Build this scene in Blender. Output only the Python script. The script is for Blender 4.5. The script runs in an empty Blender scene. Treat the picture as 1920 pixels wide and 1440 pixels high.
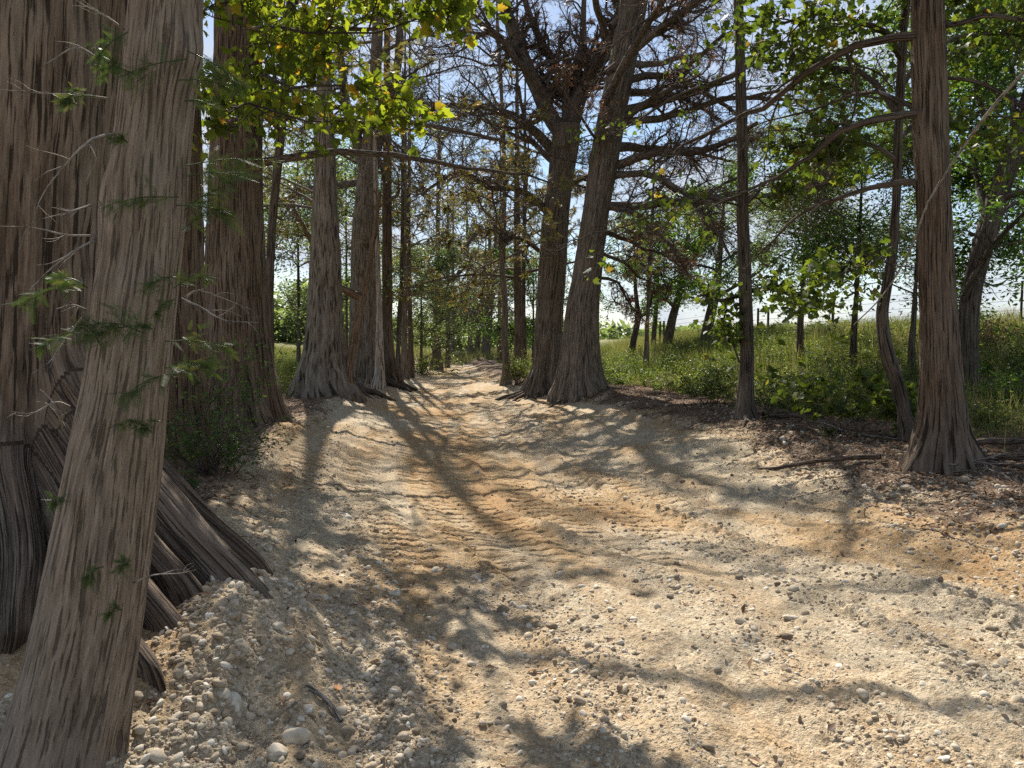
import bpy, math, numpy as np
from mathutils import Vector, Matrix
R = math.radians
SC = bpy.context.scene
COL = SC.collection

# ------------------------------------------------------------------ camera, sky, sun, exposure
CAM_H = 1.6
FPX = 1441.0                      # focal length in photo pixels (1920 wide)
PITCH = math.atan((720 - 640) / FPX)
cd = bpy.data.cameras.new("camera"); cam = bpy.data.objects.new("camera", cd); COL.objects.link(cam)
cd.sensor_width = 36.0; cd.lens = 36.0 * FPX / 1920.0; cd.clip_start = 0.05; cd.clip_end = 6000
cam.location = (0, 0, CAM_H); cam.rotation_euler = (R(90) - PITCH, 0, 0)
SC.camera = cam

SUN_EL, SUN_AZ = R(46), R(-12)    # azimuth from +Y, negative = left of the view
sd = Vector((math.sin(SUN_AZ) * math.cos(SUN_EL), math.cos(SUN_AZ) * math.cos(SUN_EL), math.sin(SUN_EL)))
sl = bpy.data.lights.new("sun", 'SUN'); sl.energy = 5.0; sl.angle = R(0.55); sl.color = (1.0, 0.935, 0.84)
so = bpy.data.objects.new("sun", sl); COL.objects.link(so)
so.rotation_euler = sd.to_track_quat('Z', 'Y').to_euler(); so.location = (0, 0, 40)

W = bpy.data.worlds.new("World"); SC.world = W; W.use_nodes = True
nt = W.node_tree; nt.nodes.clear()
out = nt.nodes.new("ShaderNodeOutputWorld"); bg = nt.nodes.new("ShaderNodeBackground")
sky = nt.nodes.new("ShaderNodeTexSky"); sky.sky_type = 'NISHITA'; sky.sun_disc = False
sky.sun_elevation = SUN_EL; sky.sun_rotation = SUN_AZ; sky.air_density = 1.0; sky.dust_density = 0.2
tc = nt.nodes.new("ShaderNodeTexCoord"); mp = nt.nodes.new("ShaderNodeMapping"); mp.inputs['Scale'].default_value = (1.6, 1.6, 4.5)
mp.inputs['Location'].default_value = (0.35, 0.1, 0.2)
nz = nt.nodes.new("ShaderNodeTexNoise"); nz.inputs['Scale'].default_value = 2.0; nz.inputs['Detail'].default_value = 6; nz.inputs['Roughness'].default_value = 0.55
cr = nt.nodes.new("ShaderNodeValToRGB"); cr.color_ramp.elements[0].position = 0.40; cr.color_ramp.elements[1].position = 0.66
cr.color_ramp.elements[0].color = (0.04, 0.04, 0.04, 1)
mx = nt.nodes.new("ShaderNodeMix"); mx.data_type = 'RGBA'
mx.inputs['B'].default_value = (4.7, 5.1, 5.8, 1)
L_ = nt.links.new
L_(tc.outputs['Generated'], mp.inputs['Vector']); L_(mp.outputs[0], nz.inputs['Vector']); L_(nz.outputs['Fac'], cr.inputs['Fac'])
L_(cr.outputs['Color'], mx.inputs['Factor']); L_(sky.outputs[0], mx.inputs['A']); L_(mx.outputs['Result'], bg.inputs['Color'])
bg.inputs['Strength'].default_value = 0.074; L_(bg.outputs[0], out.inputs['Surface'])

vs = SC.view_settings; SC.display_settings.display_device = 'sRGB'
vs.view_transform = 'Standard'; vs.look = 'None'; vs.exposure = 0.98; vs.gamma = 1.0
SC.render.engine = 'CYCLES'
cy = SC.cycles
cy.max_bounces = 6; cy.diffuse_bounces = 4; cy.glossy_bounces = 2; cy.transmission_bounces = 4; cy.transparent_max_bounces = 4
cy.use_adaptive_sampling = True; cy.adaptive_threshold = 0.01
cy.caustics_reflective = False; cy.caustics_refractive = False
try:
    cy.use_denoising = False; cy.denoising_input_passes = 'RGB_ALBEDO_NORMAL'; cy.denoising_prefilter = 'ACCURATE'; cy.denoiser = 'OPENIMAGEDENOISE'
except Exception:
    pass

# ------------------------------------------------------------------ helpers
cP, sP = math.cos(PITCH), math.sin(PITCH)
def at(px, py, Y):
    """the world point seen at photo pixel (px, py) standing Y metres ahead"""
    a = (px - 960) / FPX; b = -(py - 720) / FPX
    dy = cP + b * sP; dz = -sP + b * cP
    t = Y / dy
    return np.array([a * t, Y, CAM_H + dz * t])

def rngf(seed): return np.random.default_rng(seed)

_G = rngf(99).normal(size=(4096, 3)); _G /= np.linalg.norm(_G, axis=1)[:, None]
def _h(i, j, k, s):
    return ((i * 73856093) ^ (j * 19349663) ^ (k * 83492791) ^ (s * 2654435)) & 4095
def noise3(p, seed=0):
    p = np.asarray(p, float); pi = np.floor(p).astype(np.int64); f = p - pi
    u = f * f * f * (f * (f * 6 - 15) + 10)
    res = 0
    for a in (0, 1):
        wa = u[..., 0] if a else 1 - u[..., 0]
        for b in (0, 1):
            wb = u[..., 1] if b else 1 - u[..., 1]
            for c in (0, 1):
                wc = u[..., 2] if c else 1 - u[..., 2]
                g = _G[_h(pi[..., 0] + a, pi[..., 1] + b, pi[..., 2] + c, seed)]
                d = f - np.array([a, b, c])
                res = res + wa * wb * wc * (g * d).sum(-1)
    return res * 1.5
_G2 = rngf(98).uniform(0, 2 * np.pi, 4096); _G2 = np.stack([np.cos(_G2), np.sin(_G2)], 1)
def noise2(x, y, seed=0):
    x = np.asarray(x, float); y = np.asarray(y, float)
    xi = np.floor(x).astype(np.int64); yi = np.floor(y).astype(np.int64); fx = x - xi; fy = y - yi
    u = fx**3 * (fx * (fx * 6 - 15) + 10); v = fy**3 * (fy * (fy * 6 - 15) + 10)
    def g(a, b):
        q = _G2[_h(xi + a, yi + b, 0 * xi, seed)]
        return q[..., 0] * (fx - a) + q[..., 1] * (fy - b)
    return ((g(0, 0) * (1 - u) + g(1, 0) * u) * (1 - v) + (g(0, 1) * (1 - u) + g(1, 1) * u) * v) * 1.5
def fbm2(x, y, o=4, seed=0, gain=0.5):
    s = 0; a = 1
    for i in range(o):
        s = s + a * noise2(x * 2**i + 17 * i, y * 2**i - 9 * i, seed + i); a *= gain
    return s
def sstep(a, b, x):
    t = np.clip((x - a) / (b - a), 0, 1); return t * t * (3 - 2 * t)
def unit(v): return v / (np.linalg.norm(v, axis=-1, keepdims=True) + 1e-12)

class MB:
    """collects geometry for ONE mesh object"""
    def __init__(s): s.v = []; s.q = []; s.t = []; s.bk = []; s.lv = []; s.n = 0
    def add(s, v, quads=None, tris=None, bk=None, lv=None):
        v = np.asarray(v, np.float32).reshape(-1, 3)
        if quads is not None and len(quads): s.q.append(np.asarray(quads, np.int64) + s.n)
        if tris is not None and len(tris): s.t.append(np.asarray(tris, np.int64) + s.n)
        s.v.append(v); m = len(v)
        s.bk.append(v if bk is None else np.asarray(bk, np.float32).reshape(-1, 3))
        s.lv.append(np.full(m, 0.5, np.float32) if lv is None else np.broadcast_to(np.asarray(lv, np.float32), (m,)))
        s.n += m
    def build(s, name, mat, parent=None, smooth=True, loc=None, props=None):
        me = bpy.data.meshes.new(name)
        V = np.concatenate(s.v); 
        if loc is not None: V = V - np.asarray(loc, np.float32)
        q = np.concatenate(s.q) if s.q else np.zeros((0, 4), np.int64)
        t = np.concatenate(s.t) if s.t else np.zeros((0, 3), np.int64)
        me.vertices.add(len(V)); me.vertices.foreach_set('co', V.ravel())
        loops = np.concatenate([q.ravel(), t.ravel()]).astype(np.int32)
        me.loops.add(len(loops)); me.loops.foreach_set('vertex_index', loops)
        np_ = len(q) + len(t); me.polygons.add(np_)
        st = np.concatenate([np.arange(len(q)) * 4, len(q) * 4 + np.arange(len(t)) * 3]).astype(np.int32)
        me.polygons.foreach_set('loop_start', st)
        me.polygons.foreach_set('use_smooth', np.full(np_, smooth))
        a = me.attributes.new('bk', 'FLOAT_VECTOR', 'POINT'); a.data.foreach_set('vector', np.concatenate(s.bk).ravel())
        a = me.attributes.new('lv', 'FLOAT', 'POINT'); a.data.foreach_set('value', np.concatenate(s.lv))
        me.update(calc_edges=True); me.validate()
        me.materials.append(mat)
        o = bpy.data.objects.new(name, me); COL.objects.link(o)
        if loc is not None: o.location = loc
        if parent is not None:
            o.parent = parent
            if loc is None: o.location = -parent.location       # mesh is in world coordinates
            else: o.location = Vector(loc) - parent.location
        if props:
            for k, x in props.items(): o[k] = x
        return o

def thing(name, label, cat, loc, group=None):
    o = bpy.data.objects.new(name, None); COL.objects.link(o); o.location = [float(c) for c in loc]; o.empty_display_size = 0.3
    o['label'] = label; o['category'] = cat
    if group: o['group'] = group
    return o

def tubes(P, Rr, sides, mb, boff=0.0, rough=0.0, seed=0, lv=0.5):
    """P (N,n,3) paths, Rr (N,n) radii -> tubes in mb; attribute bk wraps bark round each tube"""
    P = np.asarray(P, float); Rr = np.asarray(Rr, float)
    if P.ndim == 2: P = P[None]; Rr = Rr[None]
    N, n, _ = P.shape
    T = np.gradient(P, axis=1); T = unit(T)
    mean = unit(P[:, -1] - P[:, 0])
    ref = np.where(np.abs(mean[:, 2:3]) > 0.75, np.array([[1., 0.13, 0]]), np.array([[0.07, 0.05, 1.]]))[:, None]
    A = unit(np.cross(T, ref)); B = np.cross(T, A)
    th = np.arange(sides) / sides * 2 * np.pi
    ring = (np.cos(th)[None, None, :, None] * A[:, :, None] + np.sin(th)[None, None, :, None] * B[:, :, None])
    V = P[:, :, None] + Rr[:, :, None, None] * ring
    seg = np.concatenate([np.zeros((N, 1)), np.linalg.norm(np.diff(P, axis=1), axis=2)], 1).cumsum(1)
    off = rngf(seed + 5).uniform(0, 50, (N, 1)) + boff
    r0 = Rr[:, :1]
    bk = np.stack([np.broadcast_to(r0[:, :, None] * np.cos(th), (N, n, sides)) + off[:, :, None],
                   np.broadcast_to(r0[:, :, None] * np.sin(th), (N, n, sides)),
                   np.broadcast_to(seg[:, :, None], (N, n, sides))], -1)
    if rough > 0:
        d = noise3(bk.reshape(-1, 3) * np.array([7, 7, 3.0]), seed).reshape(N, n, sides)
        V = V + ring * (d * Rr[:, :, None] * rough)[..., None]
    i = np.arange(n - 1)[:, None] * sides; j = np.arange(sides)[None]; j2 = (j + 1) % sides
    q = np.stack([i + j, i + j2, i + sides + j2, i + sides + j], -1).reshape(-1, 4)
    q = (q[None] + (np.arange(N) * n * sides)[:, None, None]).reshape(-1, 4)
    mb.add(V, quads=q, bk=bk, lv=lv)

def spline(pts, n):
    """smooth curve through points (rows may hold extra columns such as a radius)"""
    pts = np.asarray(pts, float); m = len(pts)
    d = np.concatenate([[0], np.cumsum(np.linalg.norm(np.diff(pts[:, :3], axis=0), axis=1))])
    t = np.linspace(0, d[-1], n); i = np.clip(np.searchsorted(d, t, 'right') - 1, 0, m - 2)
    tan = np.gradient(pts, d, axis=0) if m > 2 else np.repeat(((pts[1] - pts[0]) / d[-1])[None], 2, 0)
    h = (d[i + 1] - d[i])[:, None]; u = ((t - d[i])[:, None]) / h
    return ((2*u**3 - 3*u**2 + 1) * pts[i] + (u**3 - 2*u**2 + u) * h * tan[i] + (-2*u**3 + 3*u**2) * pts[i + 1] + (u**3 - u**2) * h * tan[i + 1])

def wander(rg, P0, D0, Ls, n, wob, grav):
    N = len(P0); P = np.zeros((N, n, 3)); P[:, 0] = P0; d = unit(D0.copy()); st = (Ls / (n - 1))[:, None]
    g = np.zeros((N, 3)); g[:, 2] = grav
    for k in range(1, n):
        d = unit(d + rg.normal(size=(N, 3)) * wob + g)
        P[:, k] = P[:, k - 1] + d * st
    return P

def children(rg, P, Rr, k, t0, t1, ang, lf, rf, n, wob, grav, flat=0.5, minr=0.002, Lp=None):
    """k side branches from every path"""
    N, m, _ = P.shape
    t = rg.uniform(t0, t1, (N, k)); t.sort(1); f = t * (m - 1); i = np.clip(f.astype(int), 0, m - 2); u = (f - i)[..., None]
    ii = np.arange(N)[:, None]
    p = P[ii, i] * (1 - u) + P[ii, i + 1] * u
    r = Rr[ii, i] * (1 - u[..., 0]) + Rr[ii, i + 1] * u[..., 0]
    tan = unit(P[ii, i + 1] - P[ii, i])
    v = rg.normal(size=(N, k, 3)); v[..., 2] *= flat
    v = unit(v - (v * tan).sum(-1, keepdims=True) * tan)
    a = rg.uniform(ang[0], ang[1], (N, k))[..., None]
    d = np.cos(a) * tan + np.sin(a) * v
    L = np.linalg.norm(np.diff(P, axis=1), axis=2).sum(1)[:, None] if Lp is None else Lp[:, None]
    Lc = L * lf * rg.uniform(0.6, 1.25, (N, k)) * (1.15 - 0.65 * t)
    p, d, Lc, r = p.reshape(-1, 3), d.reshape(-1, 3), Lc.ravel(), r.ravel()
    Pc = wander(rg, p, d, Lc, n, wob, grav)
    Rc = np.maximum(r * rf, minr)[:, None] * np.linspace(1, 0.3, n)[None]
    return Pc, Rc

# leaf templates: verts, tris
def tmpl_syc():
    # five-lobed sycamore leaf
    o = [(0, 0), (-.22, -.03), (-.48, .10), (-.36, .25), (-.55, .52), (-.27, .52), (-.22, .70), (0, 1.0), (.22, .70), (.27, .52), (.55, .52), (.36, .25), (.48, .10), (.22, -.03)]
    v = [(0, .35, -.05)] + [(x, y, 0.10 * abs(x) * 2 - 0.14 * y * y) for x, y in o]
    t = [(0, i, i + 1) for i in range(1, len(o))] + [(0, len(o), 1)]
    return np.array(v, float), np.array(t)
def tmpl_leaf(w=0.42):
    v = [(0, 0, 0), (-w / 2, .45, .08), (0, 1, -.1), (w / 2, .45, .08)]
    return np.array(v, float), np.array([(0, 2, 1), (0, 3, 2)])
def tmpl_frond(pairs=16, w=0.05, ln=0.26):
    v = []; t = []
    for i in range(pairs):
        y = 0.06 + 0.94 * i / pairs; l = ln * (1 - 0.6 * (i / pairs)**2)
        for s in (-1, 1):
            b = len(v); v += [(0, y - w / 2, 0), (s * l, y + l * 0.45, 0.02), (0, y + w / 2, 0)]
            t.append((b, b + 1, b + 2) if s > 0 else (b, b + 2, b + 1))
    b = len(v); v += [(-.008, 0, 0), (.008, 0, 0), (0, 1, 0)]; t.append((b, b + 1, b + 2))
    return np.array(v, float), np.array(t)
SYC, LEAF, SLIM, FROND, FROND_C = tmpl_syc(), tmpl_leaf(), tmpl_leaf(0.22), tmpl_frond(20, .026), tmpl_frond(7, .10, .3)

def leaves(rg, mb, pos, size, tmpl, down=0.35, flat=0.6, dirs=None, lv=None):
    """scatter a leaf template: blade direction mostly outward and down, faces mostly up"""
    N = len(pos)
    if N == 0: return
    y = rg.normal(size=(N, 3)); y[:, 2] = y[:, 2] * 0.4 - down
    if dirs is not None: y = y * 0.35 + dirs
    y = unit(y)
    z = rg.normal(size=(N, 3)) * (1 - flat); z[:, 2] += flat
    x = unit(np.cross(y, z)); z = np.cross(x, y)
    M = np.stack([x, y, z], 1)                                   # rows = axes
    s = np.asarray(size) * np.ones(N)
    v = np.einsum('vk,nkj->nvj', tmpl[0], M) * s[:, None, None] + pos[:, None]
    nv = len(tmpl[0]); t = (tmpl[1][None] + (np.arange(N) * nv)[:, None, None]).reshape(-1, 3)
    if lv is None: lv = rg.uniform(0, 1, N)
    mb.add(v, tris=t, lv=np.repeat(lv, nv))

def along(rg, P, n_each, jit=0.0, t0=0.0):
    N, m, _ = P.shape
    f = rg.uniform(t0, 1, (N, n_each)) * (m - 1); i = np.clip(f.astype(int), 0, m - 2); u = (f - i)[..., None]; ii = np.arange(N)[:, None]
    p = P[ii, i] * (1 - u) + P[ii, i + 1] * u
    d = unit(P[ii, i + 1] - P[ii, i])
    return (p + rg.normal(size=p.shape) * jit).reshape(-1, 3), d.reshape(-1, 3)

# ------------------------------------------------------------------ materials
def mat_base(name):
    m = bpy.data.materials.new(name); m.use_nodes = True; n = m.node_tree.nodes; b = n['Principled BSDF']
    b.inputs['Specular IOR Level'].default_value = 0.2
    return m, n, m.node_tree.links.new, b
def ramp(n, stops):
    r = n.new('ShaderNodeValToRGB'); e = r.color_ramp.elements
    while len(e) < len(stops): e.new(0.5)
    for k, (p, c) in enumerate(stops): e[k].position = p; e[k].color = (*c, 1)
    return r
def mapped(n, l, attr, scale):
    a = n.new('ShaderNodeAttribute'); a.attribute_name = attr
    m = n.new('ShaderNodeMapping'); m.inputs['Scale'].default_value = scale
    l(a.outputs['Vector'], m.inputs['Vector']); return m
def noise_n(n, l, src, scale, detail=4, rough=0.55, dist=0.0):
    z = n.new('ShaderNodeTexNoise'); z.inputs['Scale'].default_value = scale; z.inputs['Detail'].default_value = detail
    z.inputs['Roughness'].default_value = rough; z.inputs['Distortion'].default_value = dist
    l(src, z.inputs['Vector']); return z
def mixc(n, l, f, a, b, mode='MIX'):
    m = n.new('ShaderNodeMix'); m.data_type = 'RGBA'; m.blend_type = mode
    for s, x in (('Factor', f), ('A', a), ('B', b)):
        if isinstance(x, (int, float)): m.inputs[s].default_value = x
        elif isinstance(x, tuple): m.inputs[s].default_value = (*x, 1)
        else: l(x, m.inputs[s])
    return m.outputs['Result']
def mmath(n, l, op, a, b):
    m = n.new('ShaderNodeMath'); m.operation = op
    for i, x in enumerate((a, b)):
        if isinstance(x, (int, float)): m.inputs[i].default_value = x
        else: l(x, m.inputs[i])
    return m.outputs[0]

def bark_mat(name, dark, mid, light, fx=12.0, fz=0.5, bump=0.9, dist=0.02, grey=(0.27, 0.235, 0.195), greyamt=0.4, wide0=0.5):
    m, n, l, b = mat_base(name)
    w = mapped(n, l, 'bk', (1.2, 1.2, 0.7)); wz = noise_n(n, l, w.outputs[0], 1.4, 2)
    # grain lines wander sideways with a slow noise
    a = n.new('ShaderNodeAttribute'); a.attribute_name = 'bk'
    off = n.new('ShaderNodeVectorMath'); off.operation = 'SCALE'; off.inputs['Scale'].default_value = 0.045
    l(wz.outputs['Color'], off.inputs[0])
    ad = n.new('ShaderNodeVectorMath'); ad.operation = 'ADD'; l(a.outputs['Vector'], ad.inputs[0]); l(off.outputs[0], ad.inputs[1])
    def mp_(sc):
        q = n.new('ShaderNodeMapping'); q.inputs['Scale'].default_value = sc; l(ad.outputs[0], q.inputs['Vector']); return q.outputs[0]
    big = noise_n(n, l, mp_((fx, fx, fz)), 3.0, 5, 0.6)
    fine = noise_n(n, l, mp_((fx * 3, fx * 3, fz * 2.2)), 3.0, 5, 0.65)
    tone = noise_n(n, l, mp_((1.6, 1.6, 0.5)), 1.5, 3)
    # fissures: narrow dark valleys of |noise - .5|
    ck = 2.2 if wide0 < .6 else 3.2
    crk = noise_n(n, l, mp_((fx * ck, fx * ck, fz * ck * .6)), 3.0, 4, 0.55)
    wide = ramp(n, [(0.34, (wide0,) * 3), (0.41, (.5 + wide0 * .5,) * 3), (0.47, (1, 1, 1))]); l(big.outputs['Fac'], wide.inputs['Fac'])
    t0_ = max(0.0, wide0 - .5); thin = ramp(n, [(0.37, (t0_,) * 3), (0.415, (.6 + t0_ * .4,) * 3), (0.45, (1, 1, 1))]); l(crk.outputs['Fac'], thin.inputs['Fac'])
    class fr: outputs = {'Color': mixc(n, l, 1.0, wide.outputs['Color'], thin.outputs['Color'], 'MULTIPLY')}
    c = ramp(n, [(0.30, dark), (0.5, mid), (0.70, light)]); l(fine.outputs['Fac'], c.inputs['Fac'])
    gr = ramp(n, [(0.48, (0, 0, 0)), (0.68, (greyamt,) * 3)]); l(tone.outputs['Fac'], gr.inputs['Fac'])
    col = mixc(n, l, gr.outputs['Color'], c.outputs['Color'], grey)
    col = mixc(n, l, fr.outputs['Color'], tuple(x * 0.45 for x in dark), col)
    l(col, b.inputs['Base Color']); b.inputs['Roughness'].default_value = 0.92
    hgt = mmath(n, l, 'ADD', mmath(n, l, 'MULTIPLY', fr.outputs['Color'], 1.0), mmath(n, l, 'MULTIPLY', fine.outputs['Fac'], 0.7))
    bp = n.new('ShaderNodeBump'); bp.inputs['Strength'].default_value = bump; bp.inputs['Distance'].default_value = dist
    l(hgt, bp.inputs['Height']); l(bp.outputs[0], b.inputs['Normal'])
    return m
M_CYP = bark_mat('cypress bark', (0.10, 0.078, 0.058), (0.19, 0.15, 0.113), (0.305, 0.252, 0.198))
M_CYPN = bark_mat('near cypress bark', (0.13, 0.098, 0.072), (0.225, 0.175, 0.132), (0.35, 0.285, 0.225), wide0=.78, fx=15, fz=0.85, bump=0.9, dist=0.012)
M_HUGE = bark_mat('huge cypress bark', (0.088, 0.062, 0.044), (0.165, 0.119, 0.086), (0.26, 0.198, 0.146), fx=7.5, fz=0.5, bump=1.0, dist=0.02)
M_RED = bark_mat('red brown bark', (0.068, 0.047, 0.033), (0.135, 0.095, 0.068), (0.22, 0.162, 0.118), greyamt=0.25)
M_STEM = bark_mat('smooth brown bark', (0.12, 0.075, 0.045), (0.23, 0.15, 0.095), (0.33, 0.23, 0.155), greyamt=.1)
M_DARK = bark_mat('dark bark', (0.045, 0.034, 0.027), (0.11, 0.085, 0.066), (0.19, 0.15, 0.12), greyamt=0.3)
M_PALE = bark_mat('pale stripped bark', (0.22, 0.16, 0.11), (0.42, 0.33, 0.25), (0.58, 0.50, 0.40), greyamt=0.7, grey=(0.5, 0.48, 0.45))
M_LIMB = bark_mat('limb bark', (0.07, 0.052, 0.042), (0.16, 0.122, 0.098), (0.30, 0.25, 0.21), fx=14, fz=2, greyamt=0.6)
M_DEAD = bark_mat('dead grey wood', (0.20, 0.165, 0.135), (0.34, 0.30, 0.26), (0.50, 0.46, 0.41), fx=16, fz=3)
M_ROOT = bark_mat('root bark', (0.05, 0.036, 0.028), (0.13, 0.095, 0.07), (0.24, 0.185, 0.14), fx=14, fz=2)

def leaf_mat(name, stops, trans=0.5, rough=0.45, tint=(1.15, 1.2, 0.5)):
    m, n, l, b = mat_base(name)
    a = n.new('ShaderNodeAttribute'); a.attribute_name = 'lv'
    c = ramp(n, stops); l(a.outputs['Fac'], c.inputs['Fac'])
    l(c.outputs['Color'], b.inputs['Base Color']); b.inputs['Roughness'].default_value = rough; b.inputs['Specular IOR Level'].default_value = 0.3
    t = n.new('ShaderNodeBsdfTranslucent'); l(mixc(n, l, 1.0, c.outputs['Color'], tint, 'MULTIPLY'), t.inputs['Color'])
    s = n.new('ShaderNodeMixShader'); s.inputs[0].default_value = trans
    l(b.outputs[0], s.inputs[1]); l(t.outputs[0], s.inputs[2]); l(s.outputs[0], n['Material Output'].inputs['Surface'])
    return m
LM_SYC = leaf_mat('sunny sycamore leaf', [(0, (0.06, 0.085, 0.02)), (0.5, (0.12, 0.155, 0.028)), (0.94, (0.21, 0.235, 0.04)), (0.985, (0.36, 0.22, 0.05))], 0.55, 0.55, tint=(1.9, 1.95, 0.55))  # second sycamore leaf, its backlit glow put into a brighter, yellower colour
LM_SYCR = leaf_mat('sycamore leaf', [(0, (0.045, 0.07, 0.02)), (0.55, (0.08, 0.11, 0.026)), (0.95, (0.14, 0.17, 0.035)), (0.99, (0.24, 0.16, 0.045))], 0.5, 0.55, tint=(1.7, 1.75, 0.6))
LM_BROAD = leaf_mat('broad leaf', [(0, (0.04, 0.08, 0.022)), (0.5, (0.07, 0.12, 0.03)), (1, (0.13, 0.19, 0.045))], 0.5, tint=(1.6, 1.8, 0.7))
LM_WILLOW = leaf_mat('grey green leaf', [(0, (0.09, 0.12, 0.055)), (0.6, (0.16, 0.20, 0.09)), (1, (0.26, 0.29, 0.14))], 0.5, tint=(1.5, 1.6, .9))
LM_FROND = leaf_mat('cypress frond', [(0, (0.045, 0.08, 0.03)), (0.7, (0.08, 0.125, 0.042)), (1, (0.16, 0.16, 0.06))], 0.45)
LM_AUT = leaf_mat('autumn cypress frond', [(0, (0.10, 0.12, 0.04)), (0.65, (0.19, 0.19, 0.06)), (0.88, (0.25, 0.18, 0.07)), (1, (0.30, 0.12, 0.05))], 0.5, tint=(1.5, 1.4, .7))
LM_RUST = leaf_mat('rusty cypress twig tip', [(0, (0.12, 0.075, 0.055)), (0.7, (0.20, 0.12, 0.085)), (1, (0.28, 0.13, 0.06))], 0.35, tint=(1.3, 1.1, .8))
LM_WEED = leaf_mat('weed leaf', [(0, (0.04, 0.065, 0.022)), (0.5, (0.095, 0.135, 0.035)), (0.85, (0.20, 0.235, 0.06)), (1, (0.30, 0.25, 0.12))], 0.5, tint=(1.6, 1.6, .7))
LM_GRASS = leaf_mat('meadow grass', [(0, (0.07, 0.10, 0.03)), (0.4, (0.13, 0.15, 0.05)), (0.7, (0.25, 0.23, 0.11)), (1, (0.38, 0.32, 0.19))], 0.4, tint=(1.4, 1.4, .8))
LM_BUSH = leaf_mat('glossy bush leaf', [(0, (0.03, 0.065, 0.018)), (0.6, (0.06, 0.115, 0.028)), (1, (0.12, 0.19, 0.04))], 0.35, 0.3, tint=(1.8, 2.0, .7))
LM_DRY = leaf_mat('dry leaf litter', [(0, (0.10, 0.06, 0.04)), (0.5, (0.20, 0.12, 0.07)), (0.85, (0.33, 0.22, 0.13)), (1, (0.42, 0.33, 0.22))], 0.2, 0.7, tint=(1.1, 1, .8))
LM_ORANGE = leaf_mat('orange fallen leaf', [(0, (0.45, 0.19, 0.07)), (1, (0.55, 0.28, 0.11))], 0.3, 0.6)

def stone_mat(name):
    m, n, l, b = mat_base(name)
    g = n.new('ShaderNodeNewGeometry')
    a = n.new('ShaderNodeAttribute'); a.attribute_name = 'lv'
    c = ramp(n, [(0.0, (0.16, 0.125, 0.09)), (0.3, (0.33, 0.27, 0.20)), (0.7, (0.50, 0.435, 0.34)), (1.0, (0.68, 0.64, 0.56))]); l(a.outputs['Fac'], c.inputs['Fac'])
    z = noise_n(n, l, g.outputs['Position'], 28, 5, 0.6)
    r = ramp(n, [(0.35, (0.72, 0.66, 0.56)), (0.6, (1, 1, 1))]); l(z.outputs['Fac'], r.inputs['Fac'])
    l(mixc(n, l, 1.0, c.outputs['Color'], r.outputs['Color'], 'MULTIPLY'), b.inputs['Base Color'])
    b.inputs['Roughness'].default_value = 0.9
    z2 = noise_n(n, l, g.outputs['Position'], 160, 4, 0.6)
    bp = n.new('ShaderNodeBump'); bp.inputs['Strength'].default_value = 0.5; bp.inputs['Distance'].default_value = 0.004
    l(z2.outputs['Fac'], bp.inputs['Height']); l(bp.outputs[0], b.inputs['Normal'])
    return m
M_STONE = stone_mat('limestone')

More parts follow.
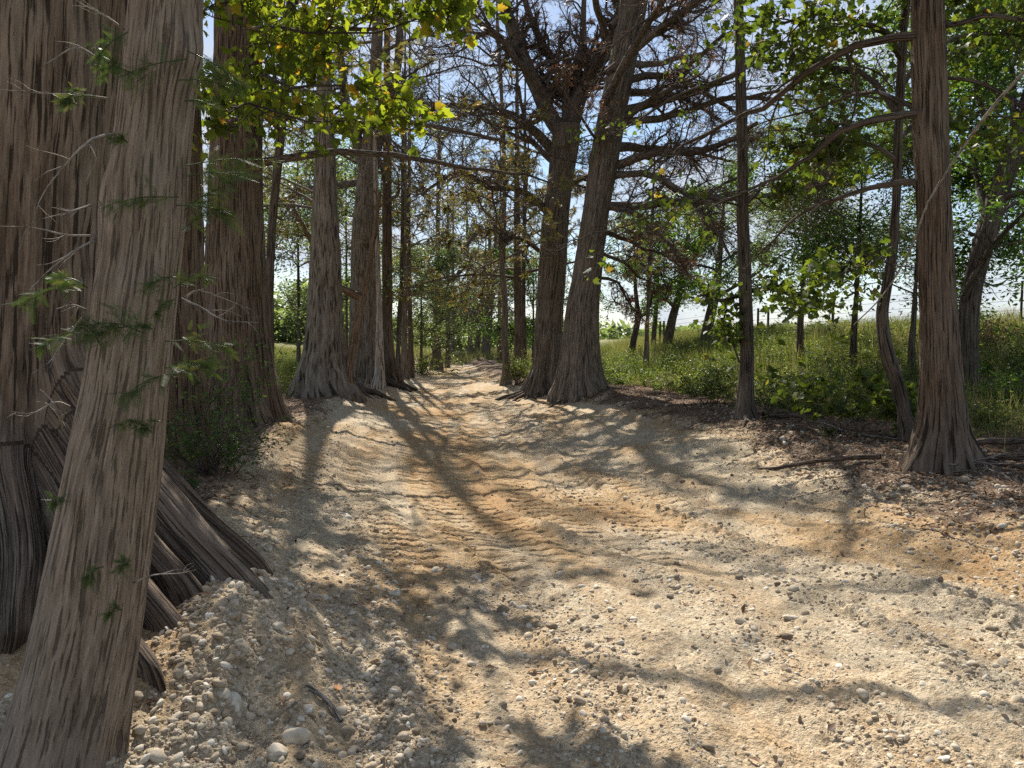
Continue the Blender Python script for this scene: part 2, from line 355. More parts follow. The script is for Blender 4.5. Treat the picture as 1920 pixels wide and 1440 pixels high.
def ground_mat():
    m, n, l, b = mat_base('ground soil')
    g = n.new('ShaderNodeNewGeometry'); pos = g.outputs['Position']
    at_ = n.new('ShaderNodeAttribute'); at_.attribute_name = 'lv'      # 0 pale gravel .. 1 orange soil
    lt = n.new('ShaderNodeAttribute'); lt.attribute_name = 'bk'        # x litter, y grass
    sp = n.new('ShaderNodeSeparateXYZ'); l(lt.outputs['Vector'], sp.inputs[0])
    n1 = noise_n(n, l, pos, 6, 6, 0.65); n2 = noise_n(n, l, pos, 45, 6, 0.7); n3 = noise_n(n, l, pos, 1.1, 4, 0.6)
    v1 = n.new('ShaderNodeTexVoronoi'); v1.inputs['Scale'].default_value = 55; l(pos, v1.inputs['Vector'])
    v2 = n.new('ShaderNodeTexVoronoi'); v2.inputs['Scale'].default_value = 120; l(pos, v2.inputs['Vector'])
    f = mmath(n, l, 'ADD', at_.outputs['Fac'], mmath(n, l, 'MULTIPLY', mmath(n, l, 'SUBTRACT', n1.outputs['Fac'], 0.5), 0.9))
    tone = ramp(n, [(0.05, (0.49, 0.42, 0.31)), (0.35, (0.45, 0.355, 0.24)), (0.62, (0.43, 0.31, 0.18)), (0.95, (0.39, 0.25, 0.13))]); l(f, tone.inputs['Fac'])
    peb = ramp(n, [(0.0, (0.66, 0.62, 0.55)), (0.5, (1, .97, .92)), (1, (1.25, 1.25, 1.22))]); l(v1.outputs['Color'], peb.inputs['Fac'])
    c = mixc(n, l, 0.65, tone.outputs['Color'], peb.outputs['Color'], 'MULTIPLY')
    spk = ramp(n, [(0.34, (0.60, 0.55, 0.5)), (0.55, (1, 1, 1)), (0.72, (1.18, 1.18, 1.15))]); l(n2.outputs['Fac'], spk.inputs['Fac'])
    c = mixc(n, l, 0.95, c, spk.outputs['Color'], 'MULTIPLY')
    lit = ramp(n, [(0.32, (0.07, 0.045, 0.032)), (0.5, (0.15, 0.10, 0.068)), (0.66, (0.30, 0.235, 0.17))]); l(n2.outputs['Fac'], lit.inputs['Fac'])
    lf = mmath(n, l, 'MULTIPLY', sp.outputs['X'], 1.0)
    lf2 = ramp(n, [(0.3, (0, 0, 0)), (0.62, (1, 1, 1))]); l(mmath(n, l, 'ADD', lf, mmath(n, l, 'MULTIPLY', mmath(n, l, 'SUBTRACT', n1.outputs['Fac'], 0.5), 0.8)), lf2.inputs['Fac'])
    c = mixc(n, l, lf2.outputs['Color'], c, lit.outputs['Color'])
    gr = ramp(n, [(0.35, (0.10, 0.11, 0.045)), (0.6, (0.24, 0.22, 0.10))]); l(n3.outputs['Fac'], gr.inputs['Fac'])
    c = mixc(n, l, sp.outputs['Y'], c, gr.outputs['Color'])
    l(c, b.inputs['Base Color']); b.inputs['Roughness'].default_value = 0.95; b.inputs['Specular IOR Level'].default_value = 0.1
    # grit relief
    h = mmath(n, l, 'ADD', mmath(n, l, 'MULTIPLY', n2.outputs['Fac'], 1.3),
              mmath(n, l, 'SUBTRACT', mmath(n, l, 'MULTIPLY', n1.outputs['Fac'], 1.6), mmath(n, l, 'ADD', mmath(n, l, 'MULTIPLY', v1.outputs['Distance'], 0.45), mmath(n, l, 'MULTIPLY', v2.outputs['Distance'], 0.5))))
    bp = n.new('ShaderNodeBump'); bp.inputs['Strength'].default_value = 0.85; bp.inputs['Distance'].default_value = 0.013
    l(h, bp.inputs['Height']); l(bp.outputs[0], b.inputs['Normal'])
    return m
M_GROUND = ground_mat()

# ------------------------------------------------------------------ terrain
YL = np.array([-50, 0, 2, 4, 6, 8.5, 13.5, 24, 38, 50, 56]); XL = np.array([-1.8, -1.5, -1.35, -1.5, -2.3, -3.1, -3.7, -4.6, -5.8, -6.6, -7])
YR = np.array([-50, 0, 4, 8, 11, 13.4, 17, 19, 26, 38, 50, 56]); XR = np.array([3.6, 3.6, 3.8, 3.9, 3.95, 3.85, 3.1, 2.6, 0.4, -1.4, -2.2, -2.6])
YC = np.array([-50, 0, 2, 4, 6, 9, 13, 20, 30, 50, 60]); XC = np.array([1.9, 1.6, 1.25, .8, .2, -.75, -1.4, -1.9, -2.8, -4.6, -5])
def edges(y): return np.interp(y, YL, XL), np.interp(y, YR, XR)
def hbase(x, y):
    a, b = edges(y); c = (a + b) / 2; hw = (b - a) / 2; u = (x - c) / hw
    road = 0.30 * np.clip(np.abs(u), 0, 1)**3.0 * (0.15 + 0.85 * sstep(2.2, 5.0, y))
    dl = np.maximum(a - x, 0); dr = np.maximum(x - b, 0)
    left = 0.02 * dl * sstep(0, 2, dl) + 0.55 * sstep(2.0, 14, dl) * sstep(10, 22, y)
    left = left - 0.10 * sstep(0.0, 0.8, dl) * sstep(4.2, 6, y) * (1 - sstep(16, 24, y))
    right = 0.04 * sstep(0, 1.5, dr) + sstep(2, 11.5, dr) * (0.70 + 0.06 * np.clip(x, 0, 20)) - 0.9 * sstep(14, 30, dr)
    z = road + left + right - 0.20 * np.clip(1 - u * u, 0, 1) * sstep(4.5, 8, y) * (1 - sstep(18, 30, y))
    z = z + 0.45 * sstep(50, 58, y) * (1 - sstep(0, 3, dr))
    # gravel pile pushed up against the near left roots
    z = z + 0.24 * np.exp(-((x + 1.25) / 0.42)**2 - ((y - 3.65) / 0.60)**2)
    return z * (1 - 0.35 * sstep(150, 700, np.hypot(x, y)))
def hfull(x, y):
    z = hbase(x, y); a, b = edges(y)
    u = x - np.interp(y, YC, XC)
    inroad = sstep(-0.3, 0.5, x - a) * sstep(-0.3, 0.5, b - x)
    rough = 1 - 0.75 * sstep(1.9, 0.9, np.abs(u)) * inroad * sstep(2.5, 5.5, y)
    prints = 0 * z; M = 0 * z
    # crawler cleat prints
    for k, (c0, hw_, y0, y1, ph) in enumerate(((-1.05, .20, 5.0, 11.5, 0), (-.38, .22, 4.6, 14, .07), (.12, .21, 5.2, 15, .03), (.80, .20, 5.0, 14, .11), (1.50, .22, 5.5, 10.5, .02), (-1.75, .20, 6.5, 12.5, .05), (.45, .2, 11, 20, .02), (-.9, .2, 11.5, 20, .02), (2.1, .2, 7, 12, .1))):
        cc = c0 + 0.08 * noise2(y * 0.35, y * 0 + k * 3.3, 51)
        m = sstep(hw_ + .03, hw_ - .01, np.abs(u - cc)) * sstep(y0, y0 + .9, y) * sstep(y1, y1 - 1.5, y)
        m = m * (0.25 + 0.75 * sstep(-0.7, -0.1, noise2(x * 1.3 + k * 5, y * 0.8, 57) + 0.35 * noise2(x * 6, y * 6, 58)))
        s = y * 1.04 + ph + 0.06 * (u - cc) + 0.02 * noise2(x * 3, y * 3, 59)
        saw = (s / 0.215) % 1.0
        prof = 0.35 * saw - 1.0 * sstep(.30, .24, saw) * sstep(0, .05, saw) + .35 * np.exp(-((saw - .36) / .07)**2)
        prof = prof * np.clip(0.9 + 0.7 * noise2(x * 2.5, y * 4, 61), .3, 1.3)
        prints = prints * (1 - m) + m * (0.044 * prof - 0.004); M = np.maximum(M, m)
    rough = rough * (1 - .85 * M)
    far = 1 - sstep(25, 60, np.hypot(x, y))
    z = z + 0.07 * fbm2(x * 0.55, y * 0.4, 3, 1) * (0.5 + 0.5 * rough)
    z = z + 0.022 * fbm2(x * 3.1, y * 3.1, 3, 7) * rough * far
    cl = fbm2(x * 9, y * 9, 3, 13, 0.6)
    z = z + 0.012 * np.maximum(cl, -0.15) * rough * far
    # long shallow drag marks running with the track
    z = z + 0.024 * noise2(u * 5.5, y * 0.55, 67) * inroad * far + 0.009 * noise2(u * 17, y * 1.1, 69) * inroad * far
    z = z + 0.006 * fbm2(x * 34, y * 34, 2, 23) * (0.4 + 0.6 * rough) * (1 - sstep(8, 14, y))
    # windrows left between passes of the blade
    for c0, wd, am, s in ((-1.45, .10, .035, 3), (-.62, .07, .022, 5), (.52, .08, .028, 8), (1.25, .09, .035, 11), (1.95, .12, .045, 14), (-2.2, .14, .04, 17)):
        cc = c0 + 0.10 * noise2(y * 0.5, y * 0 + s, 31); am2 = am * np.clip(0.6 + 1.2 * noise2(y * 0.8, y * 0 + s, 37), 0, 1.4)
        z = z + 1.5 * am2 * np.exp(-((u - cc) / wd)**2) * inroad * (0.7 + 0.6 * noise2(x * 14, y * 14, 41)) * (1 - sstep(18, 30, y))
    z = z + prints
    return z
def gh(x, y): return float(hbase(np.array(x, float), np.array(y, float)))
def ground_Y(px, py):
    """distance ahead at which the view ray through a pixel meets the ground"""
    for Y in np.concatenate([np.arange(2, 20, 0.1), np.arange(20, 80, 0.4)]):
        p = at(px, py, Y)
        if p[2] <= gh(p[0], Y): return float(Y)
    return 80.0

def build_ground():
    ang_in = np.linspace(R(-42), R(42), 1000)
    ang_out = np.linspace(R(42), R(318), 110)[1:-1]
    A = np.concatenate([ang_in, ang_out]); na = len(A)
    r1 = np.exp(np.linspace(math.log(1.9), math.log(17), 830)); r2 = np.exp(np.linspace(math.log(17), math.log(90), 230))[1:]
    r3 = np.exp(np.linspace(math.log(90), math.log(4500), 40))[1:]
    r0 = np.array([0.25, 0.6, 1.0, 1.4])
    rr = np.concatenate([r0, r1, r2, r3]); nr = len(rr)
    X = rr[:, None] * np.sin(A)[None]; Y = rr[:, None] * np.cos(A)[None]
    Z = hfull(X, Y)
    V = np.stack([X, Y, Z], -1).reshape(-1, 3)
    a, b = edges(Y)
    wob = 0.35 * fbm2(X * 0.9, Y * 0.9, 3, 71)
    dl = a - X + wob; dr = X - b + wob
    d = np.maximum(dl, dr)
    front_r = sstep(9, 6, Y) * sstep(1.2, 0.4, dr)
    litter = sstep(-0.35, 0.55, d + 0.45 * (dr > dl)) * (1 - 0.35 * front_r)
    litter = litter * np.where(dl > dr, sstep(4.6, 6.5, Y), 1.0)
    litter = np.maximum(litter, sstep(49, 53, Y) * 0.8)
    grass = np.maximum(sstep(2.2, 4.0, dr + wob), sstep(2.0, 4.0, dl) * sstep(8, 12, Y)); grass = np.maximum(grass, sstep(56, 62, Y))
    u = X - np.interp(Y, YC, XC)
    tone = 0.22 + 0.42 * fbm2(X * 0.45, Y * 0.35, 3, 81) + 0.52 * np.exp(-((u - .2) / 1.3)**2) * sstep(4.0, 6.5, Y) * (1 - 0.55 * sstep(13, 24, Y))
    tone += 0.30 * noise2(u * 2.2, Y * 0.3, 85) + 0.22 * noise2(u * 6.5, Y * 0.6, 86)
    tone += 0.35 * np.exp(-((X - 2.7) / 0.9)**2 - ((Y - 6.6) / 1.0)**2)
    tone = np.clip(tone, 0, 1)
    i = np.arange(nr - 1)[:, None]; j = np.arange(na)[None]; j2 = (j + 1) % na
    q = np.stack([i * na + j, i * na + j2, (i + 1) * na + j2, (i + 1) * na + j], -1)
    fr = (d[:-1] < 0.25) & (Y[:-1] < 54) & (Y[:-1] > -30)
    bk = np.stack([litter, grass, 0 * litter], -1).reshape(-1, 3)
    for nm, mask in (('road', fr), ('ground', ~fr)):
        f = q[mask].reshape(-1, 4); f = f[:, ::-1]
        idx = np.unique(f); mp = np.zeros(len(V), np.int64); mp[idx] = np.arange(len(idx))
        mb = MB(); mb.add(V[idx], quads=mp[f], bk=bk[idx], lv=tone.reshape(-1)[idx])
        if nm == 'ground':
            # close the little hole under the photographer
            mb.add([(0, -.26, gh(0, 0) - .01), (.26, .0, gh(0, 0) - .01), (0, .26, gh(0, 0) - .01), (-.26, 0, gh(0, 0) - .01)], quads=[(0, 1, 2, 3)], bk=[(0, 0, 0)] * 4, lv=0.2)
        mb.build(nm, M_GROUND, props={'kind': 'structure'})
build_ground()

# ------------------------------------------------------------------ stones
def rock_templates(sub, k, seed):
    import bmesh
    out = []
    rg = rngf(seed)
    bm = bmesh.new(); bmesh.ops.create_icosphere(bm, subdivisions=sub, radius=1); 
    v0 = np.array([v.co[:] for v in bm.verts]); f0 = np.array([[x.index for x in f.verts] for f in bm.faces]); bm.free()
    for i in range(k):
        v = v0 * (1 + 0.22 * noise3(v0 * 0.9 + i * 7.3, 5)[:, None] + 0.08 * noise3(v0 * 2.3 + i * 3.1, 6)[:, None])
        # knock a few flat sides on
        for _ in range(4):
            nrm = unit(rg.normal(size=3)); dd = v @ nrm; lim = rg.uniform(0.62, 0.85)
            v = v - np.maximum(dd - lim, 0)[:, None] * nrm * 0.8
        v = v * np.array([1, rg.uniform(0.65, 0.95), rg.uniform(0.42, 0.72)])
        out.append((v, f0))
    return out
ROCK1, ROCK2, ROCK3 = rock_templates(1, 6, 3), rock_templates(2, 8, 4), rock_templates(3, 10, 5)
def put_rocks(rg, mb, x, y, s, tm):
    z = hfull(x, y); N = len(x)
    pick = rg.integers(0, len(tm), N)
    for k in range(len(tm)):
        m = pick == k; n_ = m.sum()
        if not n_: continue
        v, f = tm[k]; th = rg.uniform(0, 2 * np.pi, n_); tl = rg.normal(size=(n_, 2)) * 0.3
        c, s_ = np.cos(th), np.sin(th)
        w = np.stack([v[None, :, 0] * c[:, None] - v[None, :, 1] * s_[:, None], v[None, :, 0] * s_[:, None] + v[None, :, 1] * c[:, None], np.broadcast_to(v[None, :, 2], (n_, len(v)))], -1)
        w[..., 2] += w[..., 0] * tl[:, :1] + w[..., 1] * tl[:, 1:]
        w = w * s[m][:, None, None] + np.stack([x[m], y[m], z[m] + s[m] * 0.05], -1)[:, None]
        nv = len(v); t = (f[None] + (np.arange(n_) * nv)[:, None, None]).reshape(-1, 3)
        mb.add(w, tris=t, lv=np.repeat(rg.beta(2.2, 1.6, n_), nv))
def gravel():
    rg = rngf(21)
    # near and far candidates, thinned by where the photograph shows loose stone
    N = 210000
    rr = np.exp(rg.uniform(math.log(2.2), math.log(20), N)); th = rg.uniform(R(-38), R(40), N)
    x = rr * np.sin(th); y = rr * np.cos(th); a, b = edges(y); u = x - np.interp(y, YC, XC)
    dens = 0.09 + 0.50 * sstep(.0, .5, fbm2(u * 1.5, y * 0.5, 3, 91))
    dens += 0.55 * np.exp(-((x + 1.25) / .7)**2) * sstep(6, 3.6, y)                    # pile at the near left
    dens += 0.55 * sstep(-1.6, -0.2, x - b) * sstep(1.3, .3, x - b) * sstep(16, 9, y)  # right bank
    for c0 in (-1.45, -.62, .52, 1.25, 1.95, -2.2): dens += 0.7 * np.exp(-((u - c0 - 0.10 * noise2(y * 0.5, y * 0, 31)) / .15)**2) * (1 - 0.6 * sstep(7, 12, y))
    dens *= 1 - 0.8 * sstep(1.5, 0.8, np.abs(u - .1)) * sstep(4.4, 5.6, y)
    dens *= sstep(0.9, 0.2, a - x) * sstep(2.0, .5, x - b)
    keep = rg.uniform(0, 1, N) < dens * 0.62
    x, y, rr, b = x[keep], y[keep], rr[keep], b[keep]
    s = 0.0028 + 0.0052 * rg.gamma(0.9, 0.8, len(x)); s = np.clip(s, 0.003, 0.034) * (0.8 + 0.07 * np.clip(rr, 3, 14)) * (1 + 0.25 * np.exp(-((x + 1.25) / .6)**2) * sstep(6, 3.6, y) + 0.35 * sstep(-1.2, 0, x - b))
    mb = MB(); nr = (rr < 6) & (s > 0.010)
    put_rocks(rg, mb, x[nr], y[nr], s[nr], ROCK2); put_rocks(rg, mb, x[~nr], y[~nr], s[~nr], ROCK1)
    mb.build('gravel', M_STONE, props={'kind': 'stuff', 'label': 'pale limestone gravel and pebbles strewn over the dirt track'})
gravel()

# ------------------------------------------------------------------ tree builders
CAMP = np.array([0, 0, CAM_H])
def clear_of_cam(P, d=2.6, cone=None):
    k = np.linalg.norm(P - CAMP, axis=2).min(1) > d
    return k
def below_ok(P, z=1.9):
    return P[:, :, 2].min(1) > z

def trunk_path(prof, Y, top, z0=None, lean=(0, 0), taper=0.25, bury=0.35):
    """prof rows (py, xl, xr) from the base up; returns rows x,y,z,r"""
    rows = []
    for r in prof:
        py, xl, xr = r[:3]; YY = r[3] if len(r) > 3 else Y
        c = at((xl + xr) / 2, py, YY); rows.append([*c, (xr - xl) / 2 / FPX * YY])
    if z0 is None: z0 = gh(rows[0][0], rows[0][1])
    if rows[0][2] > z0 + 0.02:                       # base hidden or a little high: run it down to the ground
        rows.insert(0, [rows[0][0] - (rows[1][0] - rows[0][0]) * 0.2, rows[0][1], z0, rows[0][3] * 1.08])
    rows.insert(0, [rows[0][0], rows[0][1], rows[0][2] - bury, rows[0][3] * 1.08])
    e = rows[-1]; p = rows[-2]; zt = e[2]
    if top > zt + 0.5:
        dx = (e[0] - p[0]) / (e[2] - p[2]); dx = max(-.25, min(.25, dx)) * 0.7
        k = 4
        for i in range(1, k + 1):
            f = i / k; z = zt + (top - zt) * f
            rows.append([e[0] + (dx + lean[0]) * (z - zt) * (1 - .3 * f), e[1] + lean[1] * (z - zt), z, e[3] * (1 - f) + e[3] * taper * f])
    return np.array(rows), z0

def trunk_mesh(mb, rows, z0, sides, nseg, seed, lobes=(), flute=0.10, fl0=0.03, fh=0.7, bark=0.008, bfreq=9.0, knots=(), dense=None):
    rows = np.array(rows, float)
    C = spline(rows, nseg) if nseg else rows
    th = np.arange(sides) / sides * 2 * np.pi
    if dense:
        a0, a1, fr_ = dense; k_ = int(sides * fr_); th = np.concatenate([np.linspace(a0, a1, k_, endpoint=False), np.linspace(a1, a0 + 2 * np.pi, sides - k_, endpoint=False)])
    c, s = np.cos(th), np.sin(th); Rr = np.maximum(C[:, 3], 0.01)
    seg = np.concatenate([[0], np.cumsum(np.linalg.norm(np.diff(C[:, :3], axis=0), axis=1))])
    hz = C[:, 2] - z0; Rm = float(np.median(Rr))
    n_ = len(C)
    q = np.stack([np.broadcast_to(c * 1.9, (n_, sides)), np.broadcast_to(s * 1.9, (n_, sides)), np.broadcast_to((hz * 0.28)[:, None], (n_, sides))], -1)
    fn = noise3(q * 1.25 + seed * 3.7, seed) + 0.5 * noise3(q * 2.6 + seed, seed + 1)
    F = fl0 + flute * np.exp(-np.maximum(hz, 0) / fh)
    r = Rr[:, None] * (1 + F[:, None] * fn)
    rcore = r.copy(); best = np.zeros(r.shape); lat = np.zeros(r.shape)
    for (t0, ext, w, H, p) in lobes:
        dth = (th[None] - t0 - (0.035 * noise3(np.stack([hz * 2.2, hz * 0 + t0 * 5, hz * 0 + 3], 1), seed) if len(lobes) > 3 else 0 * hz)[:, None] + np.pi) % (2 * np.pi) - np.pi
        k = np.clip(1 - np.maximum(hz, 0) / H, 0, 1)**p
        wr = 1 + 0.18 * noise3(q * 3.5, seed + 9)
        bumpy = 1 + 0.07 * noise3(np.stack([hz * 3.0, hz * 0 + t0 * 9, hz * 0], 1), seed + 12)
        g_ = ext * (k * bumpy)[:, None] * np.exp(-(dth / (w * (1.6 - 0.6 * k[:, None])))**2)
        pk = ext * (k * bumpy)[:, None]
        m_ = g_ > best; best = np.maximum(best, g_)
        lat = np.where(m_ & (g_ > .10), np.sign(dth) * (pk - g_) + dth * (rcore + g_) + t0 * 40, lat)
        r = r + g_ * (wr if ext < 1 else 1)
    if len(lobes): r = np.minimum(r, rcore + best * 1.12)
    for (t0, hk, amp, w) in knots:
        dth = (th - t0 + np.pi) % (2 * np.pi) - np.pi
        r = r + amp * np.exp(-((dth[None] * Rm)**2 + (hz[:, None] - hk)**2) / w**2)
    bk = np.stack([np.broadcast_to(c * Rm, (n_, sides)) + seed * 5.1, np.broadcast_to(s * Rm, (n_, sides)), np.broadcast_to(seg[:, None], (n_, sides))], -1)
    onl = (best > .10)[..., None]
    bk = np.where(onl, np.stack([lat, bk[..., 1] * 0 + .3, bk[..., 2] * 1.3], -1), bk)
    if bark > 0:
        w_ = noise3(bk * np.array([1.6, 1.6, 0.9]), seed + 3)[..., None] * 0.05
        b1 = noise3((bk + w_) * np.array([bfreq, bfreq, 1.5]) * 1.5, seed + 2); b2 = noise3((bk + w_) * np.array([bfreq * 3.4, bfreq * 3.4, 4.0]), seed + 4)
        bark = bark * np.clip(np.abs(best - .10) / .06, 0, 1) if len(lobes) > 3 else bark
        r = r - bark * 2.6 * np.clip(-b1 - 0.10, 0, 0.5) / 0.5 + bark * 0.5 * b1 - bark * 1.2 * np.clip(-b2 - 0.15, 0, .4) / .4 + bark * .25 * b2
    V = np.stack([C[:, 0, None] + r * c, C[:, 1, None] + r * s, np.broadcast_to(C[:, 2, None], r.shape)], -1)
    i = np.arange(n_ - 1)[:, None] * sides; j = np.arange(sides)[None]; j2 = (j + 1) % sides
    qd = np.stack([i + j, i + j2, i + sides + j2, i + sides + j], -1).reshape(-1, 4)
    mb.add(V, quads=qd, bk=bk)
    return C

def px_path(pts, n=14):
    return spline(np.array([at(*p) for p in pts]), n)

def do_limbs(root, rg, limbs, mat, sides=8, parts=True, seed=0, dens=(9, 6, 5), sub_len=0.45, minr=(0.010, .005, .0028),
             fol=None, tw=(3, 4), camd=3.0, lowz=None, droop=-0.03, flat=0.5, twiglen=0.55, keep=None, wob=0.27):
    """limbs: list of (path (n,3), radii (n,)). builds limb parts, the branchwork of the crown, foliage."""
    crown = MB(); allP = np.array([l[0] for l in limbs]); allR = np.array([l[1] for l in limbs])
    if parts:
        for k, (P, r) in enumerate(limbs):
            mb = MB(); tubes(P, r, max(sides, 8), mb, rough=0.12, seed=seed + k); mb.build('limb', mat, root)
    else:
        tubes(allP, allR, sides, crown, rough=0.10, seed=seed)
    P2, R2 = children(rg, allP, allR, dens[0] + (2 if dens[2] else 0), 0.16, 1.0, (0.5, 1.25), sub_len, 0.42, 8, wob, droop + 0.03, flat, minr[0])
    k = clear_of_cam(P2, camd)
    if keep is not None: k &= keep(P2)
    P2, R2 = P2[k], R2[k]
    tubes(P2, R2, 5, crown, seed=seed + 1)
    P3, R3 = children(rg, P2, R2, dens[1], 0.12, 1.0, (0.5, 1.3), 0.42, 0.5, 6, wob, droop, flat, minr[1])
    k = clear_of_cam(P3, camd)
    if keep is not None: k &= keep(P3)
    P3, R3 = P3[k], R3[k]
    tubes(P3, R3, 4, crown, seed=seed + 2)
    P4 = P3; R4 = R3
    if dens[2] > 0:
        P4, R4 = children(rg, P3, R3, dens[2] + 2, 0.1, 1.0, (0.5, 1.2), twiglen, 0.6, tw[1], wob, droop, flat, minr[2])
        k = clear_of_cam(P4, camd); P4, R4 = P4[k], R4[k]
        tubes(P4, R4, tw[0], crown, seed=seed + 3)
    crown.build('crown', mat, root)
    if fol is not None:
        for (nm, lm, src, n_each, frac, size, tm, down, flatn, jit) in fol:
            S = {2: P2, 3: P3, 4: P4}[src]
            sel = S[rg.uniform(0, 1, len(S)) < frac]
            if lm is LM_AUT and len(sel): sel = sel[sel[:, :, 2].mean(1) + rg.normal(size=len(sel)) < 7.5]
            if len(sel) == 0: continue
            # clumpy: thin out by a slow noise so gaps stay open
            nn = noise3(sel.mean(1) * 0.55 + seed, 7); sel = sel[nn > -0.30]
            if len(sel) == 0: continue
            pos, d = along(rg, sel, n_each, jit, 0.15)
            mb = MB(); leaves(rg, mb, pos, size * rg.uniform(0.45, 1.3, len(pos)), tm, down, flatn, dirs=d if tm is FROND or tm is FROND_C else None)
            mb.build(nm, lm, root)
    return P2, P3, P4

def auto_limbs(rg, C, n, zlo, zhi, length, az=None, azs=3.14, up=0.15, droop=-0.015, rf=0.42, npts=14, wob=0.09):
    """limbs leaving a trunk centre line C (rows x,y,z,r)"""
    out = []
    zs = np.sort(rg.uniform(zlo, zhi, n)); ang0 = rg.uniform(0, 6.28)
    for k, z in enumerate(zs):
        i = int(np.argmin(np.abs(C[:, 2] - z))); c = C[i]
        a = (ang0 + k * 2.4) if az is None else az + rg.uniform(-azs, azs)
        f = (z - zlo) / max(zhi - zlo, .1)
        L = length * rg.uniform(0.75, 1.2) * (1 - 0.45 * f)
        d = np.array([[math.cos(a), math.sin(a), up + 0.5 * f + rg.uniform(-.1, .15)]])
        P = wander(rg, c[None, :3], d, np.array([L]), npts, wob, droop)[0]
        r0 = min(max(c[3] * rf, 0.02), 0.14) * rg.uniform(0.8, 1.1)
        out.append((P, r0 * np.linspace(1, 0.22, npts)))
    return out

AUT = lambda n=5, fr=.5, s=.16: ('foliage', LM_AUT, 4, n + 4, min(fr * 1.3, 1), s * .62, FROND_C, 0.1, 0.7, 0.02)
RUST = lambda n=4, fr=.5, s=.10: ('foliage', LM_RUST, 4, n + 4, fr, s * .75, FROND_C, 0.2, 0.5, 0.02)

def cypress(name, label, prof, Y, top, seed, group=None, mat=None, sides=96, nseg=140, lobes=(), flute=.25, fl0=.04, fh=.7, bark=.007,
            auto=None, explicit=(), dens=(9, 6, 5), fol=(), cat='tree', parts=True, camd=3.0, roots=(), taper=.25, lean=(0, 0), z0=None, limbmat=None, forks=(), knots=(), keep=None, sub_len=.45, bfreq=9.0, minr=(0.010, .005, .0028), leafy=None, lsides=8, dense=None, wl=()):
    rg = rngf(seed); mat = mat or M_CYP
    if Y is None: Y = ground_Y((prof[0][1] + prof[0][2]) / 2, prof[0][0])
    minr = (max(minr[0], Y * .0007), max(minr[1], Y * .0004), max(minr[2], Y * .00026))
    if Y is None: Y = ground_Y((prof[0][1] + prof[0][2]) / 2, prof[0][0])
    rows, zz = trunk_path(prof, Y, top, z0, lean, taper)
    root = thing(name, label, cat, (rows[1][0], rows[1][1], zz), group)
    mb = MB(); C = trunk_mesh(mb, rows, zz, sides, nseg, seed, lobes, flute, fl0, fh, bark, bfreq, knots, dense)
    mb.build('trunk', mat, root)
    limbs = []
    for e in explicit:
        pts, r0, r1 = e[:3]
        P = px_path(pts, 20); kk = (Y / 8.0)**.5 * np.sin(np.linspace(0, np.pi * .9, 20))[:, None]; P = P + (noise3(P * 1.1 + seed, 3)[:, None] * np.array([.03, .03, .10]) + noise3(P * 3.0 + seed, 8)[:, None] * np.array([.02, .02, -.045])) * kk; limbs.append((P[np.linspace(0, 19, 14).round().astype(int)], np.linspace(r0, r1, 14)))
    for pts, r0, r1 in wl:
        P = spline(np.array(pts, float), 14); P = P + noise3(P * 1.3 + seed, 3)[:, None] * np.array([.15, .15, .2]); limbs.append((P, np.linspace(r0, r1, 14)))
    for f in forks:                                     # big upright stems leaving the trunk
        pts, r0, r1 = f
        P = px_path(pts, 14); P2 = P
        # run on upward out of the frame
        limbs.append((P, np.linspace(r0, r1, 14)))
        d = unit(P[-1] - P[-4])[None]; d[0, 2] = abs(d[0, 2]) + .3
        Q = wander(rg, P[-1:], d, np.array([4.5]), 14, .08, .03)[0]; limbs.append((Q, np.linspace(r1, r1 * .3, 14)))
    if auto:
        for a in (auto if isinstance(auto, list) else [auto]): limbs += auto_limbs(rg, C, **a)
    if limbs: do_limbs(root, rg, limbs, limbmat or M_LIMB, lsides, parts, seed * 10, dens, fol=list(fol), camd=camd, keep=keep, sub_len=sub_len, minr=minr)
    for pts, r0, r1 in roots:
        P = np.array(pts, float); P[:, 2] = [gh(p[0], p[1]) + p[2] for p in P]; P = spline(P, 16)
        P = P + noise3(P * 2.0 + seed, 3)[:, None] * np.array([[.05, .05, .02]])
        m2 = MB(); tubes(P, np.linspace(r0, r1, 16), 9, m2, rough=.25, seed=seed); m2.build('root', M_ROOT, root)
    return root

# ------------------------------------------------------------------ the row on the left
# A: leaning trunk right beside the camera
profA = [(1560, -60, 262), (1440, -12, 236), (1300, 36, 246), (1150, 75, 264), (1000, 106, 284), (850, 136, 301), (700, 166, 313), (600, 180, 322), (450, 198, 338), (300, 216, 350), (150, 234, 361), (0, 248, 373), (-250, 268, 388)]
A_ = cypress('leaning_cypress_tree', 'grey brown leaning cypress, nearest of all the trees, at the left edge', profA, 2.7, 11, 1,
             mat=M_CYPN, sides=420, nseg=1100, flute=.10, fl0=.05, fh=.5, bark=.0045, bfreq=16, camd=1.9,
             auto=[dict(n=7, zlo=4.6, zhi=10, length=4.5, up=.2)], dens=(8, 5, 4), knots=((-2.6, 2.02, .02, .12), (-1.4, 1.7, .015, .10), (-.6, 2.5, .03, .1)),
             fol=[('foliage', LM_FROND, 4, 5, .6, .17, FROND, .2, .6, .02)])
